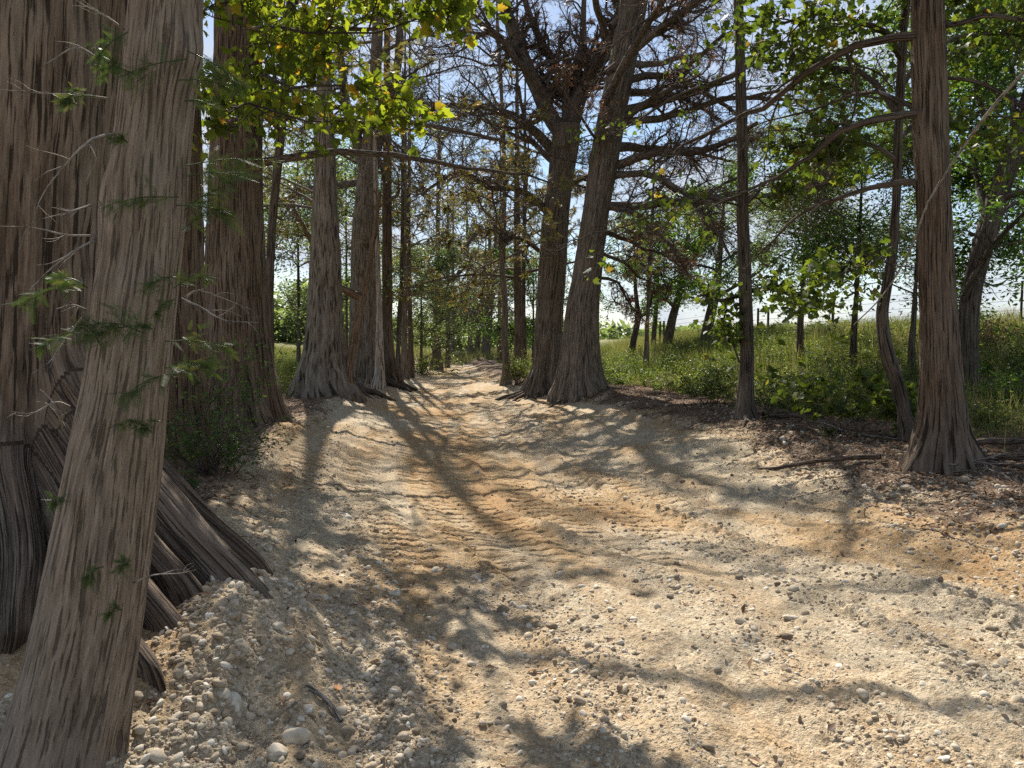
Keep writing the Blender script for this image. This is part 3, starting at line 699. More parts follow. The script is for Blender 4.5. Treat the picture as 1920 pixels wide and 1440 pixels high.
# sprigs and bare twigs growing straight out of its bark
def a_sprigs():
    rg = rngf(77); fr = MB()
    def path(pts): return px_path(pts, 10)
    bare = [[(232, 55, 2.6), (190, 25, 2.5), (150, 5, 2.5), (120, -20, 2.5)], [(215, 250, 2.55), (170, 262, 2.45), (130, 300, 2.4), (75, 375, 2.4), (55, 440, 2.4)],
            [(205, 185, 2.6), (150, 178, 2.5), (80, 175, 2.45), (0, 168, 2.4)], [(180, 450, 2.6), (140, 470, 2.5), (100, 500, 2.45), (55, 545, 2.4)],
            [(182, 442, 2.6), (120, 440, 2.5), (70, 428, 2.4), (0, 424, 2.4)], [(170, 385, 2.6), (120, 400, 2.5), (80, 410, 2.5)],
            [(160, 580, 2.6), (130, 572, 2.5), (105, 580, 2.45)], [(155, 595, 2.6), (120, 640, 2.5), (80, 690, 2.4), (60, 700, 2.4)],
            [(250, 1092, 2.55), (290, 1078, 2.5), (350, 1073, 2.5), (368, 1068, 2.5)], [(130, 762, 2.6), (100, 755, 2.5), (60, 775, 2.45), (20, 772, 2.4)],
            [(120, 800, 2.6), (105, 770, 2.5), (92, 745, 2.5), (75, 730, 2.5)], [(195, 120, 2.6), (150, 90, 2.5), (75, 128, 2.4)],
            [(345, 560, 2.65), (370, 545, 2.6), (420, 560, 2.6), (470, 580, 2.6)], [(340, 560, 2.6), (375, 575, 2.55), (420, 600, 2.5), (485, 605, 2.5)]]
    P = np.array([path(b) for b in bare]); Rr = np.linspace(.0045, .0012, 10)[None].repeat(len(P), 0)
    P2, R2 = children(rg, P, Rr, 4, .2, .95, (.4, 1.1), .35, .55, 6, .2, -.02, .7, .0008)
    for k in range(len(P)):
        tw = MB(); tubes(P[k], Rr[k], 6, tw); tubes(P2[4 * k:4 * k + 4], R2[4 * k:4 * k + 4], 4, tw); tw.build('twig', M_DEAD, A_)
    # green sprigs: rows start, end
    green = [((350, 110, 2.55), (210, 150, 2.45)), ((350, 95, 2.6), (450, 155, 2.65)), ((240, 60, 2.5), (180, 110, 2.45)), ((335, 150, 2.55), (430, 165, 2.6)), ((255, 140, 2.5), (190, 130, 2.45)), ((345, 190, 2.55), (400, 200, 2.6)),
             ((335, 370, 2.5), (200, 385, 2.45)), ((330, 385, 2.55), (430, 400, 2.6)), ((350, 330, 2.6), (450, 330, 2.6)), ((350, 310, 2.6), (500, 300, 2.8)), ((345, 395, 2.6), (420, 350, 2.6)),
             ((160, 530, 2.55), (50, 565, 2.45)), ((165, 540, 2.5), (110, 520, 2.45)), ((330, 520, 2.5), (280, 535, 2.45)), ((325, 540, 2.55), (385, 520, 2.6)), ((150, 620, 2.5), (80, 650, 2.45)),
             ((260, 610, 2.45), (150, 640, 2.4)), ((270, 625, 2.45), (180, 605, 2.42)), ((230, 640, 2.45), (265, 610, 2.4)), ((190, 650, 2.45), (150, 600, 2.4)),
             ((320, 700, 2.5), (235, 740, 2.42)), ((315, 720, 2.55), (350, 680, 2.6)), ((310, 640, 2.6), (420, 650, 2.65)), ((310, 690, 2.6), (400, 690, 2.65)), ((300, 790, 2.5), (265, 805, 2.45)),
             ((285, 810, 2.5), (240, 790, 2.42)), ((118, 940, 2.5), (105, 945, 2.45)), ((245, 1060, 2.5), (225, 1070, 2.45)), ((195, 1062, 2.48), (165, 1085, 2.45)), ((230, 1145, 2.48), (205, 1150, 2.45)),
             ((345, 430, 2.6), (400, 395, 2.6)), ((240, 268, 2.5), (215, 262, 2.45)), ((330, 560, 2.55), (290, 590, 2.5)), ((180, 180, 2.5), (120, 195, 2.45)), ((160, 170, 2.5), (125, 185, 2.45))]
    G = []
    for a, b in green:
        a = np.array(at(*a)); b = np.array(at(*b)); m = (a + b) / 2 + np.array([0, 0, .012]); G.append(spline(np.array([a, m, b]), 8))
    G = np.array(G); tubes(G, np.linspace(.0022, .0008, 8)[None].repeat(len(G), 0), 4, fr)
    G2, _ = children(rg, G, np.full(G.shape[:2], .001), 5, .15, 1, (.3, .9), .5, .7, 5, .1, -.02, .5, .0006)
    for S, n_, sz in ((G, 16, .055), (G2, 9, .048)):
        pos, d = along(rg, S, n_, .003, .1)
        ln_ = np.clip(np.linalg.norm(S[:, -1] - S[:, 0], axis=1) / .16, .55, 1).repeat(n_) * 1.35
        dd = d + rg.normal(size=d.shape) * .6 + np.array([0, 0, -.25]); leaves(rg, fr, pos, ln_ * sz * rg.uniform(.5, 1.2, len(pos)), FROND, .1, .6, dirs=unit(dd))
    fr.build('sprig', LM_FROND, A_)
a_sprigs()

# B: the huge trunk behind A with long buttress roots running out over the gravel
profB = [(1290, -330, 265), (1100, -262, 248), (900, -225, 236), (700, -205, 232), (400, -190, 240), (0, -178, 262), (-300, -170, 262)]
cypress('huge_cypress_tree', 'huge brown cypress filling the left edge with long sloping buttress roots', profB, 5.2, 19, 2,
        mat=M_HUGE, dense=(R(-84), R(-6), .70), sides=760, nseg=900, flute=.12, fl0=.05, fh=.8, bark=.011, bfreq=8, camd=3.2,
        lobes=((R(-33), 1.84, .105, 1.3, 1.3), (R(-37.5), 1.62, .06, 1.15, 1.1), (R(-41.5), 1.75, .06, .9, 1.1), (R(-46), 1.95, .045, .75, 1.15), (R(-54), 1.35, .13, .85, 1.3), (R(-72), 1.1, .16, .85, 1.3), (R(-22), 1.35, .10, 1.15, 1.2)),
        auto=[dict(n=9, zlo=7.0, zhi=17, length=8.0, az=R(-10), azs=R(60), up=.1)], dens=(9, 6, 4))

# C1: trunk between A and C2 ending in a dark root toe
profC1 = [(912, 222, 425), (870, 245, 405), (800, 255, 388), (700, 262, 382), (600, 265, 379), (300, 268, 374), (0, 272, 366)]
cypress('red_cypress_tree', 'bald cypress half hidden behind the leaning trunk with a dark rounded root beside the bush', profC1, 8.3, 18, 3,
        mat=M_RED, sides=220, nseg=360, flute=.30, fl0=.05, bark=.009, lobes=((R(-30), .15, .3, .7, 1.2),), camd=4,
        auto=[dict(n=8, zlo=7.5, zhi=17, length=6.5, az=R(-20), azs=R(70))], dens=(8, 6, 4))
# C2: tall straight trunk with splayed base at the road edge
profC2 = [(812, 378, 560), (780, 384, 538), (740, 386, 524), (700, 386, 514), (640, 387, 505), (560, 388, 499), (450, 390, 494), (300, 396, 490), (150, 402, 490), (0, 406, 490)]
cypress('straight_cypress_tree', 'tall straight red brown cypress with a splayed base left of the track', profC2, 12.2, 20, 4,
        mat=M_RED, sides=300, nseg=420, flute=.34, fl0=.04, fh=.8, bark=.011, bfreq=8, lobes=((R(-45), .14, .22, .9, 1.3), (R(-85), .12, .2, .8, 1.3)), camd=5,
        explicit=[([(496, 304, 12.2), (540, 296, 12.3), (590, 289, 12.5), (650, 286, 12.8), (720, 288, 13.1), (780, 291, 13.4), (850, 306, 13.8), (920, 320, 14.2), (1000, 334, 14.8), (1050, 350, 15.2)], .068, .014),
                  ([(480, 60, 12.0), (560, 50, 11.6), (640, 55, 11.4), (740, 30, 11.2), (820, 0, 11)], .05, .015)],
        auto=[dict(n=9, zlo=8.2, zhi=19, length=6.0, up=.12)], dens=(8, 6, 5), fol=[AUT(4, .35)],
        wl=[([(-4.2, 12.2, 7.4), (-2.4, 12.0, 8.2), (-.4, 11.5, 8.6), (1.4, 10.8, 8.5), (2.6, 10.2, 8.2)], .07, .02), ([(-4.2, 12.2, 9.5), (-2.2, 11.2, 10.5), (-.2, 10.2, 11), (1.8, 9.4, 11)], .08, .02)])  # wl: unseen limbs above the frame, added to cast branch shadows on the track
# D: slim dark stem between C2 and E - a sycamore whose sunny boughs reach toward the camera
profD = [(722, 490, 514), (640, 496, 514), (520, 498, 514), (400, 504, 520), (300, 514, 530), (200, 523, 539), (100, 531, 546), (0, 537, 550)]
SYB = lambda pts, r0=.03, r1=.006: (pts, r0, r1)
Dt = cypress('sycamore_tree', 'slim dark sycamore with bright yellow green leaves over the upper left', profD, 15.5, 12, 5,
        mat=M_DARK, sides=40, nseg=120, flute=.1, bark=.004, camd=3.2, limbmat=M_DARK,
        explicit=[SYB([(538, 110, 15.5), (500, 75, 12.5), (470, 60, 10.2), (530, 50, 8.6), (620, 60, 7.8), (720, 55, 7.6), (800, 28, 7.6)], .05),
                  SYB([(534, 170, 15.5), (500, 150, 12.5), (480, 140, 10.0), (540, 160, 8.6), (620, 172, 8.0), (700, 165, 7.8), (770, 140, 7.7), (815, 108, 7.7)], .05),
                  SYB([(520, 240, 15.4), (480, 200, 12.0), (430, 160, 9.5), (470, 190, 8.4), (560, 230, 8), (650, 225, 7.8)], .05),
                  SYB([(530, 190, 15.5), (550, 140, 13.5), (590, 90, 12.2), (650, 60, 11.4), (720, 20, 10.8)], .05),
                  SYB([(540, 60, 15.5), (500, 20, 12.0), (450, -30, 9.5), (540, -30, 8.0), (660, -20, 7.4), (780, -10, 7.2), (860, 0, 7.2)], .05),
                  SYB([(545, 20, 15.5), (520, -60, 11.0), (470, -120, 8), (520, -110, 6.8), (640, -120, 6.2), (760, -160, 6.0)], .05)],
        dens=(17, 7, 0), sub_len=.15, keep=lambda P: (P[:, 0, 1] > 0),
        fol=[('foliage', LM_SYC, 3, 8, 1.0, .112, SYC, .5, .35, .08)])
# E: thick pale trunk with a wide base
profE = [(742, 548, 672), (715, 556, 660), (680, 564, 651), (640, 571, 646), (600, 575, 643), (520, 580, 640), (450, 583, 636), (300, 590, 628), (150, 594, 622), (0, 600, 618)]
cypress('two_toned_cypress_tree', 'thick wide based cypress rising behind the slanting forked stem', profE, None, 20, 6,
        mat=M_CYP, sides=200, nseg=260, flute=.34, fl0=.05, bark=.012, bfreq=6, camd=5, fh=.9,
        auto=[dict(n=12, zlo=6.0, zhi=19, length=6.0, up=.05), dict(n=3, zlo=4.5, zhi=6.5, length=4.5, az=R(180), azs=R(50), rf=.14)], dens=(8, 6, 5), fol=[AUT(5, .4)])
# E2: slanting stem in front of it, forked
profE2 = [(745, 636, 682), (725, 641, 668), (700, 645, 664), (640, 655, 672), (600, 663, 679), (555, 671, 686)]
cypress('slanting_forked_tree', 'slim brown leaning tree forked at head height before the thick left trunks', profE2, None, 2.0, 7,
        mat=M_STEM, sides=60, nseg=80, flute=.5, fl0=.06, fh=.3, bark=.006, camd=5, limbmat=M_STEM, taper=1,
        explicit=[([(679, 560, 21.6), (655, 545, 21.4), (630, 525, 21.2), (605, 490, 21), (585, 455, 21), (565, 420, 21), (545, 380, 21.2)], .12, .05),
                  ([(679, 560, 21.6), (688, 520, 21.6), (697, 470, 21.7), (706, 420, 21.9), (712, 360, 22)], .10, .05)], dens=(4, 3, 3), sub_len=.3,
        roots=[([(-4.3, 21.5, .12), (-3.9, 21.0, .10), (-3.5, 20.7, .12), (-3.1, 20.6, -.02)], .12, .05), ([(-4.4, 21.4, .10), (-4.1, 20.6, .10), (-3.6, 20.0, -.03)], .08, .04)])
# F: dark massive trunk
profF = [(724, 640, 722), (700, 648, 718), (650, 654, 714), (600, 655, 712), (520, 657, 708), (440, 660, 704), (350, 668, 704), (290, 676, 708), (200, 688, 712)]
cypress('dark_cypress_tree', 'massive dark grey bald cypress forking high up between the slanting stem and the pale stump', profF, 24.5, 20, 8,
        sides=160, nseg=200, flute=.35, fl0=.06, bark=.012, bfreq=6, camd=5, fh=1.0,
        forks=[([(690, 330, 24.5), (672, 270, 24.5), (650, 200, 24.6), (640, 120, 24.6)], .22, .12), ([(695, 330, 24.5), (712, 250, 24.5), (735, 180, 24.6), (750, 90, 24.6)], .2, .12)],
        auto=[dict(n=11, zlo=4.5, zhi=18, length=6.0, up=.08)], dens=(8, 6, 5), fol=[AUT(5, .45)])
# F2: pale bare trunk, bark gone at the foot
profF2 = [(722, 694, 726), (705, 700, 723), (680, 702, 721), (620, 704, 718), (560, 705, 716), (450, 703, 712), (330, 700, 709)]
cypress('pale_dead_tree', 'pale smooth dead trunk with an orange rotten foot beside the massive dark cypress', profF2, 23.2, 9, 9, mat=M_PALE, sides=48, nseg=90, flute=.3, bark=.004,
        auto=[dict(n=4, zlo=5, zhi=8.5, length=2.0)], dens=(4, 3, 2), camd=5, limbmat=M_DEAD)
profG = [(716, 712, 752), (690, 716, 744), (640, 716, 738), (560, 716, 736), (450, 716, 735), (300, 718, 734)]
cypress('brown_cypress_tree', 'brown bald cypress with spreading roots just right of the pale dead trunk', profG, 26, 18, 10, mat=M_RED, sides=90, nseg=140, flute=.45, bark=.01, camd=5,
        auto=[dict(n=10, zlo=4.5, zhi=17, length=5.5)], dens=(7, 6, 5), fol=[AUT(5, .4)], parts=True,
        roots=[([(-4.2, 25.8, .2), (-3.8, 25.4, .12), (-3.3, 25.0, -.02)], .12, .06), ([(-4.2, 26, .2), (-3.7, 25.9, .12), (-3.2, 25.8, -.02)], .12, .06)])
profH = [(706, 736, 756), (680, 740, 752), (600, 744, 754), (520, 749, 757), (440, 751, 758), (300, 752, 758)]
cypress('dark_slim_tree', 'slim dark tree curving up beside the brown cypress in the left row', profH, 27, 11, 11, mat=M_DARK, sides=30, nseg=70, flute=.3, bark=.004, camd=5,
        auto=[dict(n=6, zlo=4, zhi=10, length=2.5)], dens=(5, 4, 4), fol=[AUT(4, .3)])
profI = [(698, 750, 768), (660, 752, 765), (560, 754, 764), (440, 754, 763), (300, 756, 763)]
cypress('grey_cypress_tree', 'straight light grey cypress trunk just left of the last dark trunk of the left row', profI, 31, 16, 12, sides=40, nseg=90, flute=.3, bark=.006, camd=5,
        auto=[dict(n=9, zlo=4, zhi=15, length=4.5)], dens=(6, 5, 5), fol=[AUT(5, .5)])
profJ = [(696, 764, 778), (640, 765, 775), (540, 763, 772), (440, 762, 770), (300, 764, 771)]
cypress('last_left_cypress_tree', 'dark reddish cypress trunk, last of the close left row where the track narrows', profJ, 32.5, 15, 13, mat=M_RED, sides=40, nseg=90, flute=.3, bark=.006, camd=5,
        auto=[dict(n=9, zlo=3.5, zhi=14, length=4.5)], dens=(6, 5, 5), fol=[AUT(6, .55)])

# ------------------------------------------------------------------ trees at the far end of the track
profK = [(684, 806, 830), (670, 809, 828), (620, 811, 827), (560, 813, 827), (500, 816, 826), (420, 817, 825), (330, 819, 826)]
cypress('spreading_cypress_tree', 'dark spreading cypress standing at the left side where the pale track ends', profK, 43, 17, 14, sides=50, nseg=90, flute=.3, bark=.01, camd=5, mat=M_RED,
        explicit=[([(820, 560, 43), (800, 530, 42), (775, 500, 41), (745, 480, 40)], .16, .05), ([(820, 540, 43), (850, 520, 42.5), (890, 480, 42), (930, 470, 41)], .16, .05), ([(822, 500, 43), (865, 470, 42), (910, 430, 41), (940, 425, 40)], .14, .05)],
        auto=[dict(n=18, zlo=3.5, zhi=16, length=7.0, up=.15)], dens=(8, 6, 4), fol=[AUT(4, .3, .2), ('foliage', LM_BROAD, 3, 5, .5, .17, LEAF, .3, .4, .15)], minr=(.02, .012, .008), lsides=6)
far = [('far_trunk_cypress_tree', 'small dark trunk half hidden just right of the spreading cypress', [(682, 834, 844), (560, 836, 843), (440, 837, 842)], 47, 12, M_DARK),
       ('far_cypress_tree', 'short pale grey trunk standing on the bank behind the end of the track', [(676, 842, 854), (600, 844, 852), (520, 846, 852)], 58, 13, M_CYP),
       ('far_forked_cypress_tree', 'tall grey forked trunk in the middle of the gap at the end of the track', [(678, 876, 888), (600, 877, 884), (560, 876, 883), (480, 874, 880)], 56, 16, M_CYP),
       ('far_leaning_tree', 'trunk leaning right beside the tall grey fork at the end of the track', [(680, 886, 898), (640, 891, 901), (590, 898, 907)], 56, 9, M_DARK),
       ('far_twin_cypress_tree', 'left trunk of the small dark pair at the end of the track', [(680, 901, 913), (620, 905, 915), (560, 910, 919), (480, 914, 921)], 54, 14, M_DARK),
       ('far_twin_cypress_tree', 'right trunk of the small dark pair at the end of the track', [(680, 911, 920), (620, 914, 922), (560, 919, 926), (480, 925, 931)], 55, 14, M_DARK),
       ('far_right_cypress_tree', 'short brown trunk at the end of the track just left of the thin twisted cypress', [(684, 931, 944), (600, 933, 941), (480, 935, 941)], 47, 15, M_RED)]
for k, (nm, lb, pr, Y, top, m) in enumerate(far):
    cypress(nm, lb, pr, Y, top, 20 + k, mat=m, sides=28, nseg=60, flute=.25, bark=.006, camd=5, parts=False, auto=[dict(n=11, zlo=3.0, zhi=top - 1, length=5.0, up=.2)],
            dens=(6, 5, 3), fol=[('foliage', LM_WILLOW, 3, 5, .45, .20, LEAF, .3, .4, .2)] if k in (1, 3, 4, 6) else [AUT(2, .2, .2)], minr=(.02, .012, .008), lsides=5)

# ------------------------------------------------------------------ the row on the right
profM = [(724, 936, 962), (705, 940, 957), (680, 942, 956), (640, 940, 953), (560, 941, 952), (520, 937, 948), (450, 938, 949), (350, 942, 950), (200, 938, 945), (50, 930, 936)]
cypress('twisted_cypress_tree', 'thin twisted bald cypress with a flared foot at the right side of the track', profM, None, 13, 30, mat=M_CYP, sides=60, nseg=160, flute=.4, fh=.5, bark=.006, camd=5,
        auto=[dict(n=12, zlo=3.5, zhi=12, length=3.5)], dens=(6, 5, 5), fol=[AUT(6, .6)])
profN = [(694, 962, 984), (640, 964, 980), (540, 963, 978), (440, 963, 976), (300, 965, 974)]
cypress('reddish_cypress_tree', 'reddish cypress trunk standing between the thin twisted cypress and the big right pair', profN, 29.5, 16, 31, mat=M_RED, sides=44, nseg=100, flute=.3, bark=.007, camd=5,
        auto=[dict(n=10, zlo=3.5, zhi=15, length=4.5)], dens=(6, 5, 5), fol=[AUT(6, .55)])
profN2 = [(694, 978, 990), (600, 977, 986), (480, 979, 986), (380, 981, 987), (250, 982, 987)]
cypress('dark_straight_tree', 'narrow dark straight trunk beside the reddish cypress', profN2, 27.5, 13, 32, mat=M_DARK, sides=30, nseg=80, flute=.2, bark=.004, camd=5,
        auto=[dict(n=8, zlo=4, zhi=12, length=3)], dens=(5, 4, 4), fol=[AUT(5, .4)])
profO = [(734, 976, 1066), (712, 986, 1056), (680, 996, 1052), (640, 1000, 1054), (580, 1004, 1057), (500, 1010, 1062), (400, 1018, 1068), (330, 1028, 1076), (270, 1034, 1086), (235, 1040, 1088)]
def rootfan(cx, cy, rads, z=.18):
    out = []
    for a, L, r in rads:
        a = R(a); d = np.array([math.cos(a), math.sin(a)])
        out.append(([(cx + d[0] * .35, cy + d[1] * .35, z), (cx + d[0] * L * .5, cy + d[1] * L * .5, z * .5), (cx + d[0] * L * .8, cy + d[1] * L * .8, .03), (cx + d[0] * L, cy + d[1] * L, -.06)], r, r * .4))
    return out
cypress('forked_cypress_tree', 'big cypress forking high into bare boughs, left one of the big right hand pair', profO, None, 4.0, 33,
        mat=M_CYP, sides=200, nseg=260, flute=.38, fl0=.05, fh=.7, bark=.012, bfreq=6, camd=5, taper=1,
        forks=[([(1060, 262, 23), (1030, 215, 23), (1000, 150, 23), (970, 80, 22.9), (945, 10, 22.8)], .27, .17),
               ([(1064, 250, 23), (1062, 180, 23.2), (1045, 130, 23.4), (1015, 80, 23.6), (990, 20, 23.8)], .20, .10),
               ([(1070, 250, 23), (1085, 190, 22.8), (1110, 130, 22.6), (1150, 60, 22.4), (1180, -20, 22.2)], .24, .15),
               ([(1066, 250, 23), (1072, 170, 23.4), (1090, 90, 23.8), (1095, 0, 24)], .16, .08)],
        explicit=[([(1040, 285, 23), (1000, 245, 22.5), (960, 215, 22), (920, 200, 21.5), (880, 194, 21), (830, 196, 20.5), (790, 215, 20)], .16, .04),
                  ([(1028, 400, 23), (1000, 370, 22.5), (960, 350, 22), (920, 345, 21.5), (870, 322, 21), (820, 345, 20), (790, 365, 20)], .12, .03),
                  ([(1034, 300, 23.1), (1000, 270, 23.5), (960, 250, 24), (930, 235, 24.5)], .10, .03),
                  ([(1010, 470, 23), (985, 450, 22.4), (960, 445, 22), (920, 430, 21)], .07, .02),
                  ([(1055, 360, 23.2), (1090, 335, 24), (1130, 330, 24.5), (1200, 320, 25.5)], .10, .03)],
        wl=[([(1.2, 23, 8.6), (-.6, 21.8, 10.2), (-2.4, 20.6, 11.0), (-4.0, 19.8, 11.2)], .12, .03), ([(1.6, 23, 8.4), (3.4, 23.5, 10.6), (5.2, 23.6, 11.8), (6.6, 23.4, 12.2)], .12, .03)],
        dens=(20, 9, 6), fol=[RUST(3, .10), AUT(3, .08)], sub_len=.40,
        roots=rootfan(at(1020, 730, 23)[0], 23.0, [(200, 1.7, .09), (215, 1.6, .07), (228, 1.5, .08), (242, 1.3, .07), (255, 1.3, .06), (186, 1.5, .06), (275, 1.2, .06)]))
profP = [(738, 1034, 1146), (715, 1042, 1134), (680, 1049, 1127), (640, 1055, 1124), (580, 1062, 1124), (500, 1076, 1130), (400, 1092, 1142), (300, 1106, 1160), (200, 1126, 1176), (100, 1146, 1196), (0, 1164, 1214)]
cypress('big_leaning_cypress_tree', 'big unforked cypress leaning right, right one of the big right hand pair', profP, 20.5, 18, 34,
        mat=M_CYP, sides=220, nseg=300, flute=.30, fl0=.04, fh=.7, bark=.012, bfreq=6.5, camd=5,
        explicit=[([(1160, 310, 20.5), (1200, 292, 20), (1260, 285, 19.5), (1330, 283, 19), (1370, 262, 18.5), (1420, 232, 18)], .13, .05),
                  ([(1150, 330, 20.5), (1190, 325, 20), (1230, 332, 19.5), (1290, 370, 19), (1340, 430, 18.5), (1370, 480, 18)], .10, .03),
                  ([(1160, 232, 20.5), (1200, 200, 20.2), (1250, 170, 20), (1300, 120, 19.5), (1360, 60, 19)], .11, .04),
                  ([(1185, 80, 20.5), (1230, 60, 20), (1280, 30, 19.5), (1320, -20, 19)], .12, .06),
                  ([(1130, 385, 20.5), (1180, 395, 20), (1230, 425, 19.4), (1260, 465, 19), (1290, 520, 18.7)], .09, .02),
                  ([(1125, 430, 20.6), (1170, 450, 21), (1220, 470, 21.5), (1280, 500, 22)], .08, .02),
                  ([(1122, 520, 20.6), (1150, 530, 20.8), (1180, 560, 21), (1200, 605, 21)], .05, .015),
                  ([(1120, 470, 20.5), (1160, 490, 20.5), (1200, 520, 20.8), (1240, 540, 21)], .06, .015),
                  ([(1145, 300, 20.5), (1110, 250, 20), (1080, 200, 19.5), (1040, 130, 19)], .05, .02)],
        wl=[([(2.4, 20.3, 7.8), (3.0, 18.8, 8.8), (3.4, 17.2, 9.2), (3.2, 15.6, 9.0), (2.8, 14.2, 8.6)], .11, .03), ([(2.5, 20.4, 8.6), (4.2, 19, 9.6), (5.6, 17.2, 9.9), (6.6, 15.4, 9.6)], .11, .03),  # mostly limbs above the frame, added to throw shade on the right bank
            ([(2.4, 20.3, 9.5), (1.8, 18.4, 10.2), (1.0, 16.4, 10.3), (.2, 14.8, 10)], .10, .03), ([(2.6, 20.5, 9.8), (4.0, 20.2, 11.2), (5.4, 19.6, 12.0), (6.4, 19.2, 12.2)], .10, .03),
            ([(2.6, 20.3, 10.4), (4.8, 18.0, 11.4), (5.6, 15.8, 11.6), (5.2, 13.6, 11.2)], .10, .03)],
        auto=[dict(n=6, zlo=11, zhi=17, length=5.5, up=.2), dict(n=7, zlo=5, zhi=11, length=6.5, az=R(10), azs=R(70), up=.05)], dens=(13, 8, 5), fol=[RUST(3, .22)], sub_len=.38,
        roots=rootfan(at(1090, 735, 20.5)[0], 20.5, [(225, 1.4, .05), (300, 1.4, .07), (330, 1.5, .06), (345, 1.3, .05)]))
# R: dark slim straight tree
profR = [(790, 1376, 1426), (765, 1380, 1416), (730, 1384, 1413), (650, 1388, 1413), (560, 1386, 1410), (500, 1384, 1408), (400, 1382, 1403), (300, 1383, 1402), (200, 1380, 1400), (100, 1378, 1397), (0, 1376, 1393)]
cypress('dark_slim_cypress_tree', 'dark slim straight tree between the big pair and the right foreground trunk', profR, 13.0, 11, 35,
        mat=M_DARK, sides=90, nseg=240, flute=.2, fl0=.04, bark=.005, camd=4, limbmat=M_DARK,
        explicit=[([(1386, 555, 13), (1355, 560, 12.8), (1330, 548, 12.6), (1310, 555, 12.4)], .04, .015), ([(1410, 545, 13), (1450, 540, 13.2), (1490, 555, 13.4), (1530, 570, 13.6)], .045, .015),
                  ([(1384, 385, 13), (1320, 372, 12.2), (1240, 395, 11.4), (1160, 430, 10.8), (1090, 452, 10.5), (1030, 480, 10.3)], .02, .005),
                  ([(1386, 680, 13), (1372, 640, 13), (1365, 610, 13), (1345, 590, 13)], .02, .008), ([(1402, 380, 13), (1440, 350, 13), (1490, 340, 12.6)], .03, .01)],
        auto=[dict(n=9, zlo=5.6, zhi=10.5, length=4.2)], dens=(8, 7, 0), sub_len=.35, fol=[('foliage', LM_SYCR, 3, 9, .5, .10, SYC, .5, .35, .12)], roots=rootfan(at(1400, 785, 13)[0], 13, [(340, 1.0, .05), (20, .9, .04), (250, .8, .04)], .06))
# U: right foreground cypress
profU = [(888, 1688, 1838), (860, 1702, 1824), (830, 1710, 1818), (780, 1722, 1809), (700, 1727, 1800), (600, 1727, 1793), (500, 1725, 1786), (400, 1722, 1781), (300, 1718, 1777), (200, 1714, 1774), (100, 1712, 1771), (0, 1711, 1766), (-200, 1708, 1758)]
cypress('foreground_cypress_tree', 'straight dark brown bald cypress with a splayed base, nearest trunk on the right', profU, 8.0, 16, 36,
        mat=M_RED, sides=320, nseg=560, flute=.22, fl0=.03, fh=.35, bark=.006, bfreq=14, camd=4,
        lobes=((R(205), .16, .20, .35, 1.2), (R(-40), .14, .18, .35, 1.2), (R(250), .08, .16, .3, 1.2), (R(-75), .07, .16, .3, 1.2)),
        explicit=[([(1718, 68, 8), (1680, 70, 8.1), (1620, 80, 8.3), (1560, 105, 8.5), (1500, 145, 8.8), (1440, 195, 9.1), (1380, 225, 9.4), (1310, 262, 9.8), (1250, 300, 10.2), (1200, 345, 10.5)], .052, .008),
                  ([(1716, 215, 8), (1680, 218, 8), (1620, 235, 8), (1570, 255, 8.1), (1520, 290, 8.3), (1460, 330, 8.5), (1400, 360, 8.8), (1330, 395, 9)], .045, .007),
                  ([(1714, 342, 8), (1680, 343, 8), (1630, 350, 8.1), (1580, 362, 8.3), (1530, 385, 8.5), (1490, 415, 8.7), (1440, 460, 9), (1400, 500, 9.2)], .035, .006),
                  ([(1765, 46, 8), (1800, 40, 7.8), (1850, 36, 7.6), (1930, 42, 7.4)], .03, .015), ([(1722, 205, 8), (1700, 195, 8.2), (1650, 178, 8.6), (1600, 185, 9), (1520, 210, 9.4), (1420, 235, 10)], .03, .008),
                  ([(1768, 145, 8), (1810, 155, 7.8), (1870, 175, 7.6), (1940, 215, 7.4)], .02, .012)],
        auto=[dict(n=9, zlo=5.8, zhi=15, length=5.0, up=.1)], dens=(8, 5, 4), sub_len=.30, limbmat=M_DARK,
        wl=[([(4.25, 8.1, 6.3), (3.3, 9.6, 7.2), (1.9, 11, 7.7), (.3, 12.3, 7.7), (-1.2, 13.2, 7.4)], .06, .02), ([(4.2, 8.1, 7.6), (2.9, 9.0, 8.4), (1.4, 10.0, 8.8), (-.3, 10.8, 8.8), (-1.8, 11.2, 8.4)], .06, .02),  # wl: overhead limbs out of view, added for thin shadow lines across the track
            ([(4.2, 8.1, 8.6), (3.4, 10, 9.8), (2.2, 12.2, 10.6), (.9, 14.2, 10.9), (-.4, 15.8, 10.8)], .065, .02), ([(4.3, 8.2, 7.0), (4.6, 10, 7.8), (4.4, 12, 8.2), (3.9, 14, 8.2)], .05, .015)],
        roots=[([(4.75, 7.9, .05), (5.2, 7.6, .10), (5.8, 7.5, .08), (6.6, 7.4, .02)], .035, .02), ([(4.8, 8.3, .08), (5.3, 8.6, .12), (6.0, 8.8, .10), (6.9, 8.6, .03)], .045, .025),
               ([(4.0, 8.3, .04), (3.6, 8.7, .07), (3.2, 8.9, .06), (2.8, 9.4, .0)], .03, .015), ([(4.75, 7.8, .03), (5.1, 7.25, .06), (5.6, 7.0, .04), (6.2, 6.7, .0)], .025, .012)])
